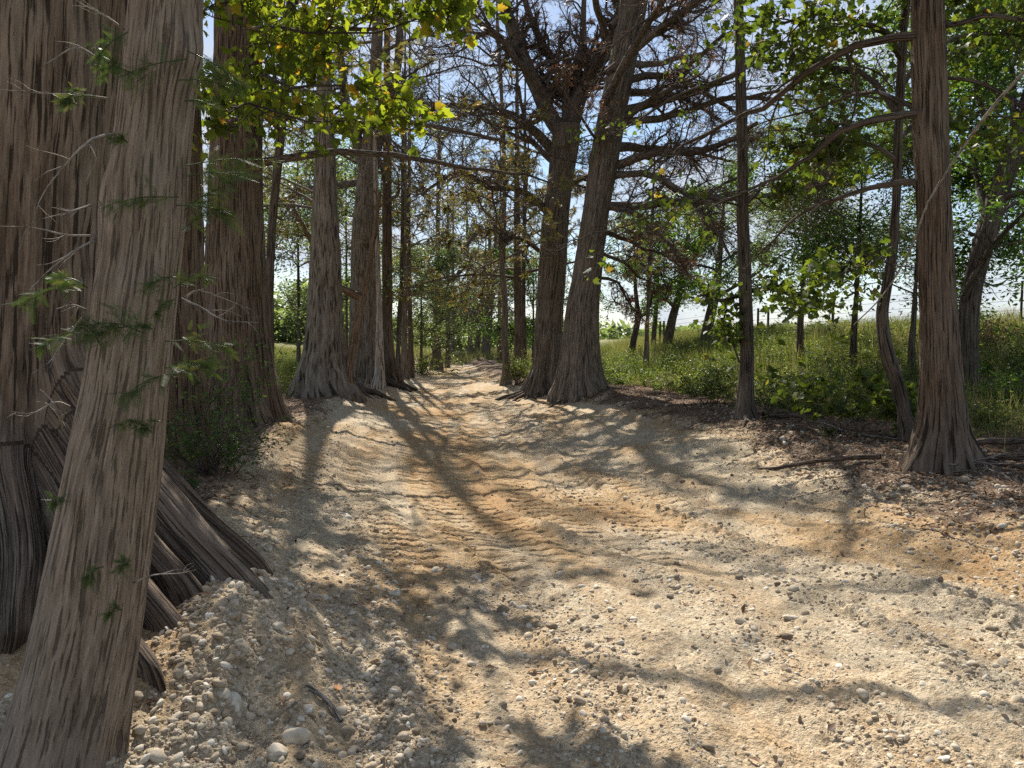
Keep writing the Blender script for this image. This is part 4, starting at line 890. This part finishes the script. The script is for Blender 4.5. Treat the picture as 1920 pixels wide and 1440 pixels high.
# S: leaning mottled sycamore just left of it
profS = [(812, 1684, 1726), (790, 1684, 1714), (740, 1675, 1701), (680, 1656, 1683), (620, 1644, 1667), (580, 1644, 1665), (540, 1652, 1672), (500, 1660, 1679), (400, 1671, 1687), (250, 1676, 1692), (100, 1684, 1700), (0, 1692, 1706)]
SL = dict(dens=(8, 6, 0))
cypress('mottled_sycamore_tree', 'crooked dark mottled sycamore with green leaves just left of the right foreground trunk', profS, 9.8, 12, 37,
        mat=M_DARK, sides=90, nseg=220, flute=.12, bark=.004, camd=3.4, limbmat=M_DARK, sub_len=.34,
        explicit=[([(1690, 110, 9.8), (1660, 60, 9.4), (1600, 40, 9), (1540, 30, 8.8), (1460, 40, 8.8), (1380, 20, 9)], .045, .008),
                  ([(1682, 210, 9.8), (1650, 170, 10), (1600, 130, 10.4), (1530, 120, 10.8), (1450, 110, 11), (1400, 130, 11.2), (1360, 150, 11.3)], .045, .008),
                  ([(1678, 300, 9.8), (1640, 270, 9.6), (1590, 265, 9.5), (1530, 280, 9.4), (1470, 275, 9.4)], .035, .006),
                  ([(1664, 480, 9.8), (1630, 495, 9.4), (1580, 510, 9.1), (1530, 530, 9), (1480, 560, 9)], .025, .005),
                  ([(1690, 160, 9.8), (1740, 100, 10.2), (1800, 70, 10.4), (1880, 60, 10.4), (1960, 80, 10.2)], .04, .008),
                  ([(1684, 260, 9.8), (1740, 230, 10.6), (1800, 240, 10.8), (1870, 270, 10.8), (1930, 300, 10.6)], .035, .006),
                  ([(1690, 50, 9.8), (1720, -40, 9.2), (1790, -60, 8.6), (1880, -30, 8.4), (1980, -20, 8.4)], .04, .008)],
        auto=[dict(n=4, zlo=6.5, zhi=11.5, length=3.6)], dens=(13, 7, 0),
        fol=[('foliage', LM_SYCR, 3, 10, .75, .095, SYC, .5, .35, .12)])
# V: dark leaning tree behind on the far right with heavy foliage
profV = [(690, 1798, 1836), (640, 1798, 1832), (600, 1799, 1834), (540, 1806, 1840), (500, 1815, 1850), (400, 1842, 1880), (300, 1876, 1912), (220, 1905, 1940), (100, 1940, 1970)]
cypress('dark_leaning_broadleaf_tree', 'dark broadleaf tree leaning right behind the right foreground trunk at the edge of the photo', profV, 14.5, 10, 38,
        mat=M_DARK, sides=80, nseg=160, flute=.1, bark=.008, camd=4, limbmat=M_DARK, sub_len=.42,
        explicit=[([(1806, 560, 14.4), (1830, 510, 14), (1860, 460, 13.6), (1900, 415, 13.2), (1960, 370, 13)], .07, .03), ([(1850, 400, 14.5), (1830, 330, 15), (1820, 250, 15.5), (1830, 170, 16)], .07, .02),
                  ([(1880, 300, 14.5), (1850, 230, 14.5), (1830, 150, 14.6), (1850, 60, 15)], .06, .02), ([(1900, 240, 14.5), (1900, 150, 15), (1890, 60, 15.4), (1880, -20, 16)], .06, .02),
                  ([(1850, 420, 14.5), (1900, 380, 15.5), (1950, 360, 16.5), (2000, 300, 17)], .05, .02)],
        auto=[dict(n=6, zlo=4.0, zhi=9.5, length=3.5)], dens=(8, 6, 0), fol=[('foliage', LM_BROAD, 3, 30, .95, .115, LEAF, .3, .3, .15)])

# trees standing in the field on the right
def broad(name, label, prof, Y, top, seed, az=None, n=9, zlo=2.2, length=3.2, lm=LM_BROAD, leafn=9, leafs=.13, mat=None, parts=False, explicit=(), dens=(9, 8, 0), tm=None, fr=.9, jit=.16, group=None):
    return cypress(name, label, prof, Y, top, seed, mat=mat or M_DARK, sides=36, nseg=70, flute=.15, bark=.006, camd=5, limbmat=M_DARK, parts=parts, explicit=explicit, group=group,
            auto=[dict(n=n, zlo=zlo, zhi=top - .4, length=length, up=.3)], dens=dens, minr=(.012, .007, .004), sub_len=.5,
            fol=[('foliage', lm, 3, int(leafn * 2.2), fr, leafs, tm or LEAF, .3, .4, jit)], lsides=6)
broad('field_sapling_tree', 'small forked dark tree in the meadow, leftmost of the trees in the right field', [(646, 1181, 1193), (600, 1190, 1201), (540, 1188, 1195)], 33, 6.5, 40, zlo=2.6, n=7, length=2.6, leafn=6,
      explicit=[([(1193, 605, 33), (1204, 590, 33), (1216, 575, 33), (1226, 540, 33)], .09, .05)])
cypress('thin_field_cypress_tree', 'thin grey straight trunk standing in the weeds right of the small forked tree', [(672, 1205, 1218), (640, 1208, 1217), (500, 1214, 1223), (430, 1219, 1226)], 27, 9, 41, mat=M_CYP, sides=30, nseg=80,
        auto=[dict(n=9, zlo=4.5, zhi=8.5, length=2.6)], dens=(5, 5, 4), camd=5, fol=[AUT(3, .2)])
broad('field_short_tree', 'narrow dark tree just right of the thin grey trunk in the right field', [(642, 1220, 1230), (600, 1224, 1233), (560, 1228, 1235)], 37, 7, 42, zlo=3, n=8)
broad('field_leaning_tree', 'dark trunk leaning right by the fence, second thick tree of the right field', [(642, 1243, 1262), (600, 1252, 1268), (560, 1264, 1278), (530, 1272, 1284)], 35, 8, 43, zlo=3, n=12, length=3.6, leafn=11)
broad('field_knobby_tree', 'thick dark knobby tree in the right field just left of the dark slim straight tree', [(648, 1309, 1333), (600, 1320, 1340), (560, 1330, 1348), (520, 1338, 1352)], 32, 8, 44, zlo=2.9, n=12, length=3.6, leafn=11)
# grey-green willowy and broadleaf trees that close the view on the right
W0 = [('willow_tree', 'pale grey green feathery tree behind the limbs left of the crooked sycamore', 1500, 22, 8.0, LM_WILLOW, SLIM, .13),
      ('willow_tree', 'pale green feathery tree lower and further right, behind the crooked sycamore', 1600, 19, 6.6, LM_WILLOW, SLIM, .12),
      ('hackberry_tree', 'bushy dark green tree rising between the crooked sycamore and the foreground trunk', 1710, 17, 8.5, LM_BROAD, LEAF, .12),
      ('hackberry_tree', 'bushy bright green tree at the right edge above the weedy bank', 1950, 18.5, 9.0, LM_BROAD, LEAF, .12)]
for k, (nm, lb, px, Y, top, lm, tm, ls) in enumerate(W0):
    p = at(px, 640, Y); b = gh(p[0], Y); py = 640 + (CAM_H - b) * FPX / Y
    w = 8 if px < 1900 else 12
    broad(nm, lb, [(py, px - w, px + w), (py - 60, px - w * .8, px + w * .8), (py - 160, px - w * .5 + 6, px + w * .6 + 6)], Y, top, 50 + k, zlo=2.6 if px < 1900 else 3.2, n=13, length=3.4, lm=lm, tm=tm, leafn=14, leafs=ls, jit=.22)
# broadleaf trees that close the gaps on the left and at the end
W1 = [('elm_tree', 'leafy green tree in the meadow between the slim sycamore and the two toned cypress', 560, 27, 8.0, 2.2), ('elm_tree', 'leafy tree beyond the left row, seen between the massive trunks', 650, 32, 9, 2.0),
      ('young_elm_tree', 'bright leafy young tree at the left end of the track before the spreading cypress', 790, 38, 6.0, 0.6), ('young_elm_tree', 'light green young tree behind the bank at the end of the track', 862, 62, 8, 0.8),
      ('elm_tree', 'green tree seen low between the two big right hand cypresses', 1000, 40, 6, 1.0)]
for k, (nm, lb, px, Y, top, zlo) in enumerate(W1):
    p = at(px, 640, Y); b = gh(p[0], Y); py = 640 + (CAM_H - b) * FPX / Y; w = 150 / Y
    broad(nm, lb, [(py, px - w, px + w), (py - 900 / Y, px - w * .8, px + w * .8), (py - 2400 / Y, px - w * .6, px + w * .6)], Y, top, 60 + k, zlo=b + zlo, n=14, length=3.4, leafn=10, leafs=.13 if Y < 50 else .2, jit=.25,
          lm=LM_WILLOW if k in (0, 3, 2) else LM_BROAD)

# ------------------------------------------------------------------ ground plants
def in_view_pts(rg, N, y0, y1, side, d0, d1, power=1.0):
    y = y0 + (y1 - y0) * rg.uniform(0, 1, N)**power; a, b = edges(y)
    d = rg.uniform(d0, d1, N)
    x = b + d if side > 0 else a - d
    m = np.abs(x) < y * 0.75 + 0.5
    return x[m], y[m]
def stems_with_leaves(rg, x, y, h, ns, lm_leaf, nl, ls, tm, spread=.35, stem_r=.004, name='weeds', parent=None, kind='stuff', label=None, z=None, split=False):
    N = len(x); X = np.repeat(x, ns) + rg.normal(size=N * ns) * .04; Yy = np.repeat(y, ns) + rg.normal(size=N * ns) * .04; H = np.repeat(h, ns) * rg.uniform(.6, 1.1, N * ns)
    Z = hbase(X, Yy) if z is None else np.full(N * ns, z)
    D = np.stack([rg.normal(size=N * ns) * spread, rg.normal(size=N * ns) * spread, np.ones(N * ns)], 1)
    P = wander(rg, np.stack([X, Yy, Z], 1), D, H, 6, .10, -.03)
    mb = MB(); tubes(P, np.full((N * ns, 6), stem_r) * np.linspace(1, .4, 6), 3, mb, lv=.2)
    m2 = MB() if split else mb
    pos, d = along(rg, P, nl, .03, .15)
    lvb = np.repeat(np.repeat(np.clip(.38 + .6 * noise2(x * .8, y * .8, 44) + rg.uniform(-.2, .25, N), 0, .8), ns), nl); leaves(rg, m2, pos, ls * rg.uniform(.6, 1.3, len(pos)), tm, .05, .5, lv=np.clip(lvb + rg.normal(size=len(pos)) * .15, 0, 1))
    pr = {'kind': kind} if parent is None else {}
    if label: pr['label'] = label
    if split: mb.build('stem', M_LIMB, parent); return m2.build('foliage', lm_leaf, parent)
    return mb.build(name, lm_leaf, parent, props=pr)
def tmpl_blade():
    v = [(-.012, 0, 0), (.012, 0, 0), (-.009, .5, .03), (.009, .5, .03), (0, 1, -.12)]
    return np.array(v, float), np.array([(0, 1, 3), (0, 3, 2), (2, 3, 4)])
BLADE = tmpl_blade()
def grass(name, rg, x, y, h, lm, label, width=1.0, lvo=0.0):
    mb = MB(); N = len(x); z = hbase(x, y) - .02
    d = np.stack([rg.normal(size=N) * .3, rg.normal(size=N) * .3, np.ones(N)], 1)
    tm = (BLADE[0] * np.array([width, 1, 1]), BLADE[1])
    yv = unit(d); zz = rg.normal(size=(N, 3)); xx = unit(np.cross(yv, zz)); zz = np.cross(xx, yv); M = np.stack([xx, yv, zz], 1)
    v = np.einsum('vk,nkj->nvj', tm[0], M) * h[:, None, None] + np.stack([x, y, z], 1)[:, None]
    t = (tm[1][None] + (np.arange(N) * 5)[:, None, None]).reshape(-1, 3)
    lv = np.clip(.45 + .5 * noise2(x * .5, y * .5, 3) + rg.normal(size=N) * .2 + lvo, 0, 1)
    mb.add(v, tris=t, lv=np.repeat(lv, 5)); return mb.build(name, lm, props={'kind': 'stuff', 'label': label})
rg = rngf(301)
# right: weeds
x, y = in_view_pts(rg, 5200, 8.5, 34, 1, 1.3, 12, .8)
m = (noise2(x * .55, y * .55, 9) + .5 * noise2(x * 1.6, y * 1.6, 10) + rg.normal(size=len(x)) * .15 > -.12) & ~((x > 5.6) & (y < 11.5)); x, y = x[m], y[m]
h = .38 + .4 * rg.uniform(0, 1, len(x))**2 + .5 * np.maximum(noise2(x * .8, y * .8, 12), -.4); h *= sstep(.8, 2.8, x - edges(y)[1])
stems_with_leaves(rg, x, y, np.maximum(h, .18), 3, LM_WEED, 15, .075, LEAF, name='undergrowth', label='knee high leafy green weeds covering the bank right of the track')
x, y = in_view_pts(rg, 90000, 8.5, 48, 1, 1.6, 15, 1.0); m = noise2(x * .5, y * .5, 15) + rg.normal(size=len(x)) * .3 > -.2; x, y = x[m], y[m]
grass('meadow_grass', rg, x, y, (.35 + .5 * rg.uniform(0, 1, len(x))) * (.5 + .5 * sstep(1.5, 6, x - edges(y)[1])), LM_GRASS, 'tall dry and green grass on the slope right of the track', .8)
x, y = in_view_pts(rg, 9000, 6.0, 12, 1, 2.0, 9, 1.0)
grass('bank_grass', rg, x, y, .12 + .22 * rg.uniform(0, 1, len(x)), LM_GRASS, 'short sparse grass on the shaded bank behind the right foreground trunk', .5, -.1)
# left: meadow between the trunks
x, y = in_view_pts(rg, 60000, 13, 50, -1, 1.0, 14, 1.0)
grass('tall_grass', rg, x, y, (.35 + .55 * rg.uniform(0, 1, len(x))) * sstep(.6, 2.5, edges(y)[0] - x), LM_GRASS, 'tall green grass of the meadow behind the left row of trees', .8, -.12)
x, y = in_view_pts(rg, 1100, 13, 34, -1, 1.2, 10, 1.0)
stems_with_leaves(rg, x, y, .5 + .4 * rg.uniform(0, 1, len(x)), 3, LM_WEED, 13, .075, SLIM, name='weeds', label='leafy weeds mixed into the grass behind the left row of trees')
# the weedy bank that ends the track
x = rg.uniform(-14, 4, 9000); y = rg.uniform(51, 62, 9000)
grass('verge_grass', rg, x, y, .3 + .5 * rg.uniform(0, 1, len(x)), LM_GRASS, 'patchy grass on the low bank closing the end of the track', 1.6)
# leaf litter
def litter():
    rg = rngf(310); x1, y1 = in_view_pts(rg, 34000, 5.5, 24, 1, -.7, 5.5, 1.0); x2, y2 = in_view_pts(rg, 12000, 6, 26, -1, -.3, 3, 1.0)
    x3 = rg.uniform(-2.6, 3.5, 380); y3 = rg.uniform(2.3, 9, 380)
    x = np.concatenate([x1, x2, x3]); y = np.concatenate([y1, y2, y3]); z = hfull(x, y) + .012
    pos = np.stack([x, y, z], 1); mb = MB(); yv = rg.normal(size=(len(x), 3)); yv[:, 2] *= .25
    leaves(rg, mb, pos, rg.uniform(.03, .085, len(x)), LEAF, 0, .8, dirs=unit(yv)); mb.build('leaf_litter', LM_DRY, props={'kind': 'stuff', 'label': 'dry brown leaf litter under the trees and along the track edges'})
    # fallen twigs
    n = 700; i = rg.choice(len(x1), n); px_ = np.concatenate([x1[i], rg.uniform(-1.8, -1.2, 2)]); py_ = np.concatenate([y1[i], rg.uniform(4, 6, 2)])
    n = len(px_); D = np.stack([rg.normal(size=n), rg.normal(size=n), 0 * px_], 1)
    P = wander(rg, np.stack([px_, py_, 0 * px_], 1), D, rg.uniform(.12, .6, n), 6, .22, 0); P[:, :, 2] = hfull(P[:, :, 0], P[:, :, 1]) + .012
    mb = MB(); tubes(P, rg.uniform(.0025, .009, (n, 1)) * np.linspace(1, .4, 6)[None], 5, mb); mb.build('fallen_twigs', M_LIMB, props={'kind': 'stuff', 'label': 'fallen bare twigs scattered on the ground'})
litter()

# shrubs and single plants
def shrub(name, label, px, py, Y, rx, h, seed, lm, ls=.045, n=60, nl=16, tm=None, z=None, group=None, cat='shrub'):
    rg = rngf(seed); p = at(px, py, Y); zb = gh(p[0], Y) if z is None else z
    t = thing(name, label, cat, (p[0], Y, zb), group)
    N = n; D = np.stack([rg.normal(size=N) * rx, rg.normal(size=N) * rx, np.full(N, h)], 1)
    P = wander(rg, np.repeat([[p[0], Y, zb - .03]], N, 0) + rg.normal(size=(N, 3)) * [rx * .25, rx * .25, 0], D, np.linalg.norm(D, axis=1) * rg.uniform(.6, 1.05, N), 8, .14, -.04)
    mb = MB(); tubes(P, rg.uniform(.004, .008, (N, 1)) * np.linspace(1, .3, 8)[None], 4, mb)
    P2, R2 = children(rg, P, np.full(P.shape[:2], .004), 5, .25, 1, (.5, 1.2), .32, .5, 5, .2, -.02, .8, .0015); tubes(P2, R2, 3, mb); mb.build('stem', M_LIMB, t)
    pos, d = along(rg, P2, nl // 2, .02, .1); m2 = MB(); leaves(rg, m2, pos, ls * rg.uniform(.6, 1.3, len(pos)), tm or LEAF, .1, .5); m2.build('foliage', lm, t)
    return t
shrub('dark_bush', 'dense dark glossy bush growing between the leaning trunk and the straight cypress', 355, 880, 8.6, .55, 1.55, 401, LM_BUSH, .05, 70, 18)
shrub('dark_bush', 'low dark bush arching over the root beside the left edge of the gravel', 395, 860, 7.6, .42, .75, 402, LM_BUSH, .042, 46, 16)
shrub('fern_like_seedling', 'small bright fern like cypress seedling hanging at the foot of the dark bush', 322, 895, 6.3, .12, .32, 403, LM_FROND, .10, 8, 14, FROND, cat='seedling')
shrub('green_shrub', 'bright green shrub at the left edge of the track end', 792, 700, 36, 1.0, 1.0, 404, LM_WEED, .10, 60, 14)
shrub('grass_clump', 'feathery green weed clump between the twisted cypress and the forked cypress', 972, 715, 25.3, .35, 1.05, 405, LM_WEED, .07, 60, 16, SLIM, cat='plant')
shrub('small_shrub', 'small leafy sapling right of the knobby field tree at the front of the weeds', 1445, 750, 13.4, .35, .75, 406, LM_WEED, .08, 16, 12)
shrub('small_shrub', 'bushy weed clump right behind the foot of the dark slim straight tree', 1340, 735, 15.5, .5, .8, 407, LM_WEED, .08, 30, 14)
shrub('vine_sapling', 'sapling with broad rounded leaves in front of the weeds left of the crooked sycamore', 1590, 760, 10.6, .5, 1.35, 408, LM_SYCR, .11, 16, 10, SYC, cat='sapling')
shrub('vine_sapling', 'broad leaved sapling between the crooked sycamore and the foreground trunk', 1705, 760, 10.2, .25, .9, 409, LM_WEED, .09, 12, 10, SYC, cat='sapling')
shrub('seedling', 'tiny bright green seedling alone in the leaf litter', 1562, 775, 10.6, .06, .14, 410, LM_WEED, .06, 6, 8, SLIM, cat='seedling')
shrub('bank_bush', 'dark green bush on the shaded bank at the right edge of the photo', 1890, 700, 12.5, .5, .7, 411, LM_BROAD, .07, 36, 14)
shrub('bank_bush', 'low green bush in the grass just right of the foreground trunk', 1850, 735, 11.0, .35, .45, 412, LM_WEED, .06, 30, 14)
shrub('brown_thorn_bush', 'brown dried bush on top of the bank beside the leaning broadleaf tree', 1860, 605, 17.5, .45, 1.0, 413, LM_DRY, .06, 50, 12)

# brush piles of dead branches
def brush(name, label, px, py, Y, L, n, seed, dz=.3, ang=(-.5, .4), r=.008, az=(0, 6.28)):
    rg = rngf(seed); p = at(px, py, Y); zb = gh(p[0], Y); a = rg.uniform(*az, n)
    D = np.stack([np.cos(a), np.sin(a), rg.uniform(*ang, n)], 1)
    P = wander(rg, np.repeat([[p[0], Y, zb + dz]], n, 0) + rg.normal(size=(n, 3)) * [L * .25, L * .25, dz * .5], D, rg.uniform(.5, 1, n) * L, 9, .16, -.02)
    P[:, :, 2] = np.maximum(P[:, :, 2], hbase(P[:, :, 0], P[:, :, 1]) + .01)
    mb = MB(); Rr = rg.uniform(.5, 1.3, (n, 1)) * r * np.linspace(1, .3, 9)[None]; tubes(P, Rr, 5, mb)
    P2, R2 = children(rg, P, Rr, 5, .2, 1, (.4, 1), .4, .6, 6, .2, -.02, .6, r * .2); tubes(P2, R2, 4, mb)
    o = mb.build(name, M_DEAD); o['label'] = label; o['category'] = 'brush pile'; return o
brush('brush_pile', 'tangle of bare grey dead branches at the foot of the thick two toned cypress', 615, 712, 20, 1.1, 16, 420, .45, (-.35, .2), .012)
brush('root_tangle', 'heap of dark fallen twigs lying right of the foreground cypress base', 1870, 880, 7.6, .8, 22, 421, .05, (-.1, .1), .010)

def stick(label, pts, r0, r1, seed, mat=None, name='stick'):
    P = spline(np.array([[x, y, float(hfull(np.array(x, float), np.array(y, float))) + z] for x, y, z in pts]), 14)
    P = P + noise3(P * 6 + seed, 2)[:, None] * .008
    mb = MB(); tubes(P, np.linspace(r0, r1, 14), 9, mb, rough=.3, seed=seed); o = mb.build(name, mat or M_DEAD); o['label'] = label; o['category'] = 'stick'
def g2(px, py):
    Y = ground_Y(px, py); p = at(px, py, Y); return p[0], Y
def gp(*l): return [(*g2(a, b), z) for a, b, z in l]
stick('short thick grey stick half buried in pebbles at the lower left', gp((572, 1320, .01), (600, 1330, .02), (640, 1342, .01)), .014, .010, 1)
stick('long thin twig lying on bare soil near the lower middle of the track', gp((1470, 1085, .01), (1500, 1105, .01), (1560, 1130, .01)), .004, .002, 2)
stick('grey fallen branch lying left of the foreground trunk base', gp((1540, 795, .04), (1600, 812, .03), (1690, 826, .02)), .016, .009, 5)
stick('weathered log lying in the grass right of the foreground trunk', gp((1800, 735, .04), (1850, 728, .05), (1890, 730, .04)), .035, .025, 6)

# thin stem of a dead vine crossing the foreground trunk
o = MB(); tubes(px_path([(1925, 130, 6.6), (1870, 190, 6.8), (1810, 270, 7.1), (1770, 330, 7.3), (1735, 390, 7.45), (1722, 430, 7.5), (1690, 500, 7.7), (1650, 560, 7.9), (1600, 610, 8.1)], 26), np.linspace(.016, .006, 26), 8, o, rough=.2)
o = o.build('hanging_vine', M_DEAD); o['label'] = 'long pale bare vine crossing diagonally in front of the right foreground trunk'; o['category'] = 'vine'

# ------------------------------------------------------------------ stones picked out one by one
rg = rngf(500)
def stone(px, py, wpx, label, k, group=None, lv=.6, name='stone'):
    x_, Y = g2(px, py); s = wpx / FPX * Y / 2; v, f = ROCK3[k % len(ROCK3)]; th = (k * 1.7) % 6.28; c, s_ = math.cos(th) * .4 + .6, math.sin(th) * .4
    w = np.stack([v[:, 0] * c - v[:, 1] * s_, v[:, 0] * s_ + v[:, 1] * c, v[:, 2] * 1.1], 1) * s
    z = float(hfull(np.array(x_), np.array(Y))) + s * .22
    w = w + noise3(w / s * 5, k)[:, None] * .01 * s * 3
    mb = MB(); mb.add(w + np.array([x_, Y, z]), tris=f, lv=lv); o = mb.build(name, M_STONE, loc=(x_, Y, z)); o['label'] = label; o['category'] = 'stone'
    if group: o['group'] = group
ST = [(258, 1330, 32, 'round grey cobble touching the foot of the leaning trunk', .25), (262, 1420, 34, 'round cobble at the bottom left beside the leaning trunk', .45), (415, 1306, 30, 'smooth pale cobble on the left gravel pile', .6),
      (366, 1392, 30, 'flat cobble low on the left gravel pile near the bottom edge', .6), (555, 1412, 56, 'long flat pale slab at the bottom edge left of the middle', .75), (590, 1195, 30, 'smooth brown egg shaped cobble right of the big root toe', .35),
      (495, 1212, 34, 'pale cobble wedged under the toe of the long buttress root', .6), (520, 1425, 44, 'broad pale slab beside the long flat slab at the bottom edge', .8), (740, 1110, 26, 'lone white cobble on the pale soil left of the middle', .9),
      (902, 1214, 20, 'small rounded white pebble alone on bare soil near the middle', .8), (1163, 1287, 26, 'tilted angular brown stone beside a pebble in the lower middle', .2), (1183, 1279, 20, 'small brown stone leaning on the angular stone', .2),
      (1170, 1384, 22, 'round pale pebble near the bottom middle', .7), (1500, 1355, 34, 'dark brown sharp stone in the lower right', .15), (1515, 1312, 34, 'blocky yellow stone in the lower right', .5), (1474, 1210, 26, 'dark grey flat stone in the wheel rut', .05),
      (1762, 1130, 24, 'dark standing stone in the right hand gravel band', .2), (1658, 905, 20, 'pale stone in front of the foreground trunk foot, nearer the track', .6), (1698, 917, 22, 'square pale stone below the left flare of the foreground trunk', .7),
      (1806, 905, 34, 'large rounded boulder like stone below the right flare of the foreground trunk', .3), (1660, 862, 22, 'white cobble left of the foreground trunk base', .8), (1870, 920, 24, 'pale knobbly stone right of the boulder like stone', .8),
      (1385, 1095, 18, 'round dark clod on the soil right of the middle', .1), (1190, 911, 12, 'small round stone on the orange soil below the right slope', .5), (1610, 1185, 20, 'rounded grey cobble in the lower part of the gravel band', .5),
      (365, 1210, 28, 'pale stone perched at the edge of the second buttress root', .5), (350, 1228, 24, 'brownish pebble just below the second buttress root', .35), (720, 1405, 26, 'oval pebble at the bottom edge left of the middle', .6), (1045, 1390, 36, 'light flat cobble in the dark shade at the bottom middle', .6)]
for k, (a, b, w, lb, lv) in enumerate(ST): stone(a, b, w, lb, k, lv=lv)

def fallen_leaf(px, py, s, label, k):
    x_, Y = g2(px, py); z = float(hfull(np.array(x_), np.array(Y))) + .02
    v = SYC[0] * s; a = k * 1.3; c, sn = math.cos(a), math.sin(a); v = np.stack([v[:, 0] * c - v[:, 1] * sn, v[:, 0] * sn + v[:, 1] * c, v[:, 2] + .35 * v[:, 1]], 1)
    mb = MB(); mb.add(v + np.array([x_, Y, z]), tris=SYC[1], lv=.5); o = mb.build('fallen_leaf', LM_ORANGE, loc=(x_, Y, z)); o['label'] = label; o['category'] = 'leaf'
fallen_leaf(640, 1300, .05, 'orange fallen leaf on the pebbles at the lower left', 1)
fallen_leaf(512, 858, .05, 'small orange leaf on the pale soil below the straight cypress', 2)

# ------------------------------------------------------------------ fence along the top of the right field
Fp = [(1210, 38), (1237, 38), (1244, 37.5), (1357, 35), (1420, 33), (1439, 32), (1560, 28), (1725, 24), (1912, 20)]
ft = thing('wire_fence', 'wire fence with thin dark posts along the crest of the right field', 'fence', (at(1400, 640, 33)[0], 33, gh(at(1400, 640, 33)[0], 33)))
tops = []
for k, (px, Y) in enumerate(Fp):
    p = at(px, 640, Y); zb = gh(p[0], Y); r = .03 if k in (8,) else .05
    P = np.array([[p[0], Y, zb - .3], [p[0] + .01, Y, zb + .6], [p[0] + .015, Y, zb + 1.35]]); mb = MB(); tubes(spline(P, 6), np.full(6, r), 8, mb, rough=.1, seed=k)
    mb.build('post', M_DARK, ft); tops.append(P)
mb = MB()
for f in (.35, .6, .85, 1.1, 1.3):
    P = np.array([[t[1][0], t[1][1], t[0][2] + .3 + f] for t in tops]); tubes(P, np.full(len(P), .006), 4, mb)
mb.build('wire', M_DEAD, ft)

# ------------------------------------------------------------------ far woodland line
def woods(name, label, az0, az1, r, h, n, seed, lm):
    rg = rngf(seed); a = rg.uniform(az0, az1, n); rr = r * rg.uniform(.92, 1.1, n); x = rr * np.sin(a); y = rr * np.cos(a); z0 = hbase(x, y)
    top = h * (.55 + .45 * noise2(a * 40, a * 0, seed)) ; z = z0 + top * rg.uniform(0, 1, n)**.7
    mb = MB(); leaves(rg, mb, np.stack([x, y, z], 1), r * .012 * rg.uniform(.5, 1.3, n), LEAF, .1, .2); mb.build(name, lm, props={'kind': 'stuff', 'label': label})
woods('far_woodland', 'low far wood on the horizon right of the big pair of cypresses', R(-50), R(50), 170, 6, 16000, 601, LM_WILLOW)
woods('thicket', 'leafy thicket closing the view beyond the end of the track', R(-14), R(2.5), 95, 5.5, 5000, 602, LM_WILLOW)
woods('hedgerow', 'grey green hedgerow beyond the meadow on the left', R(-28), R(-12), 70, 7, 9000, 603, LM_WILLOW)
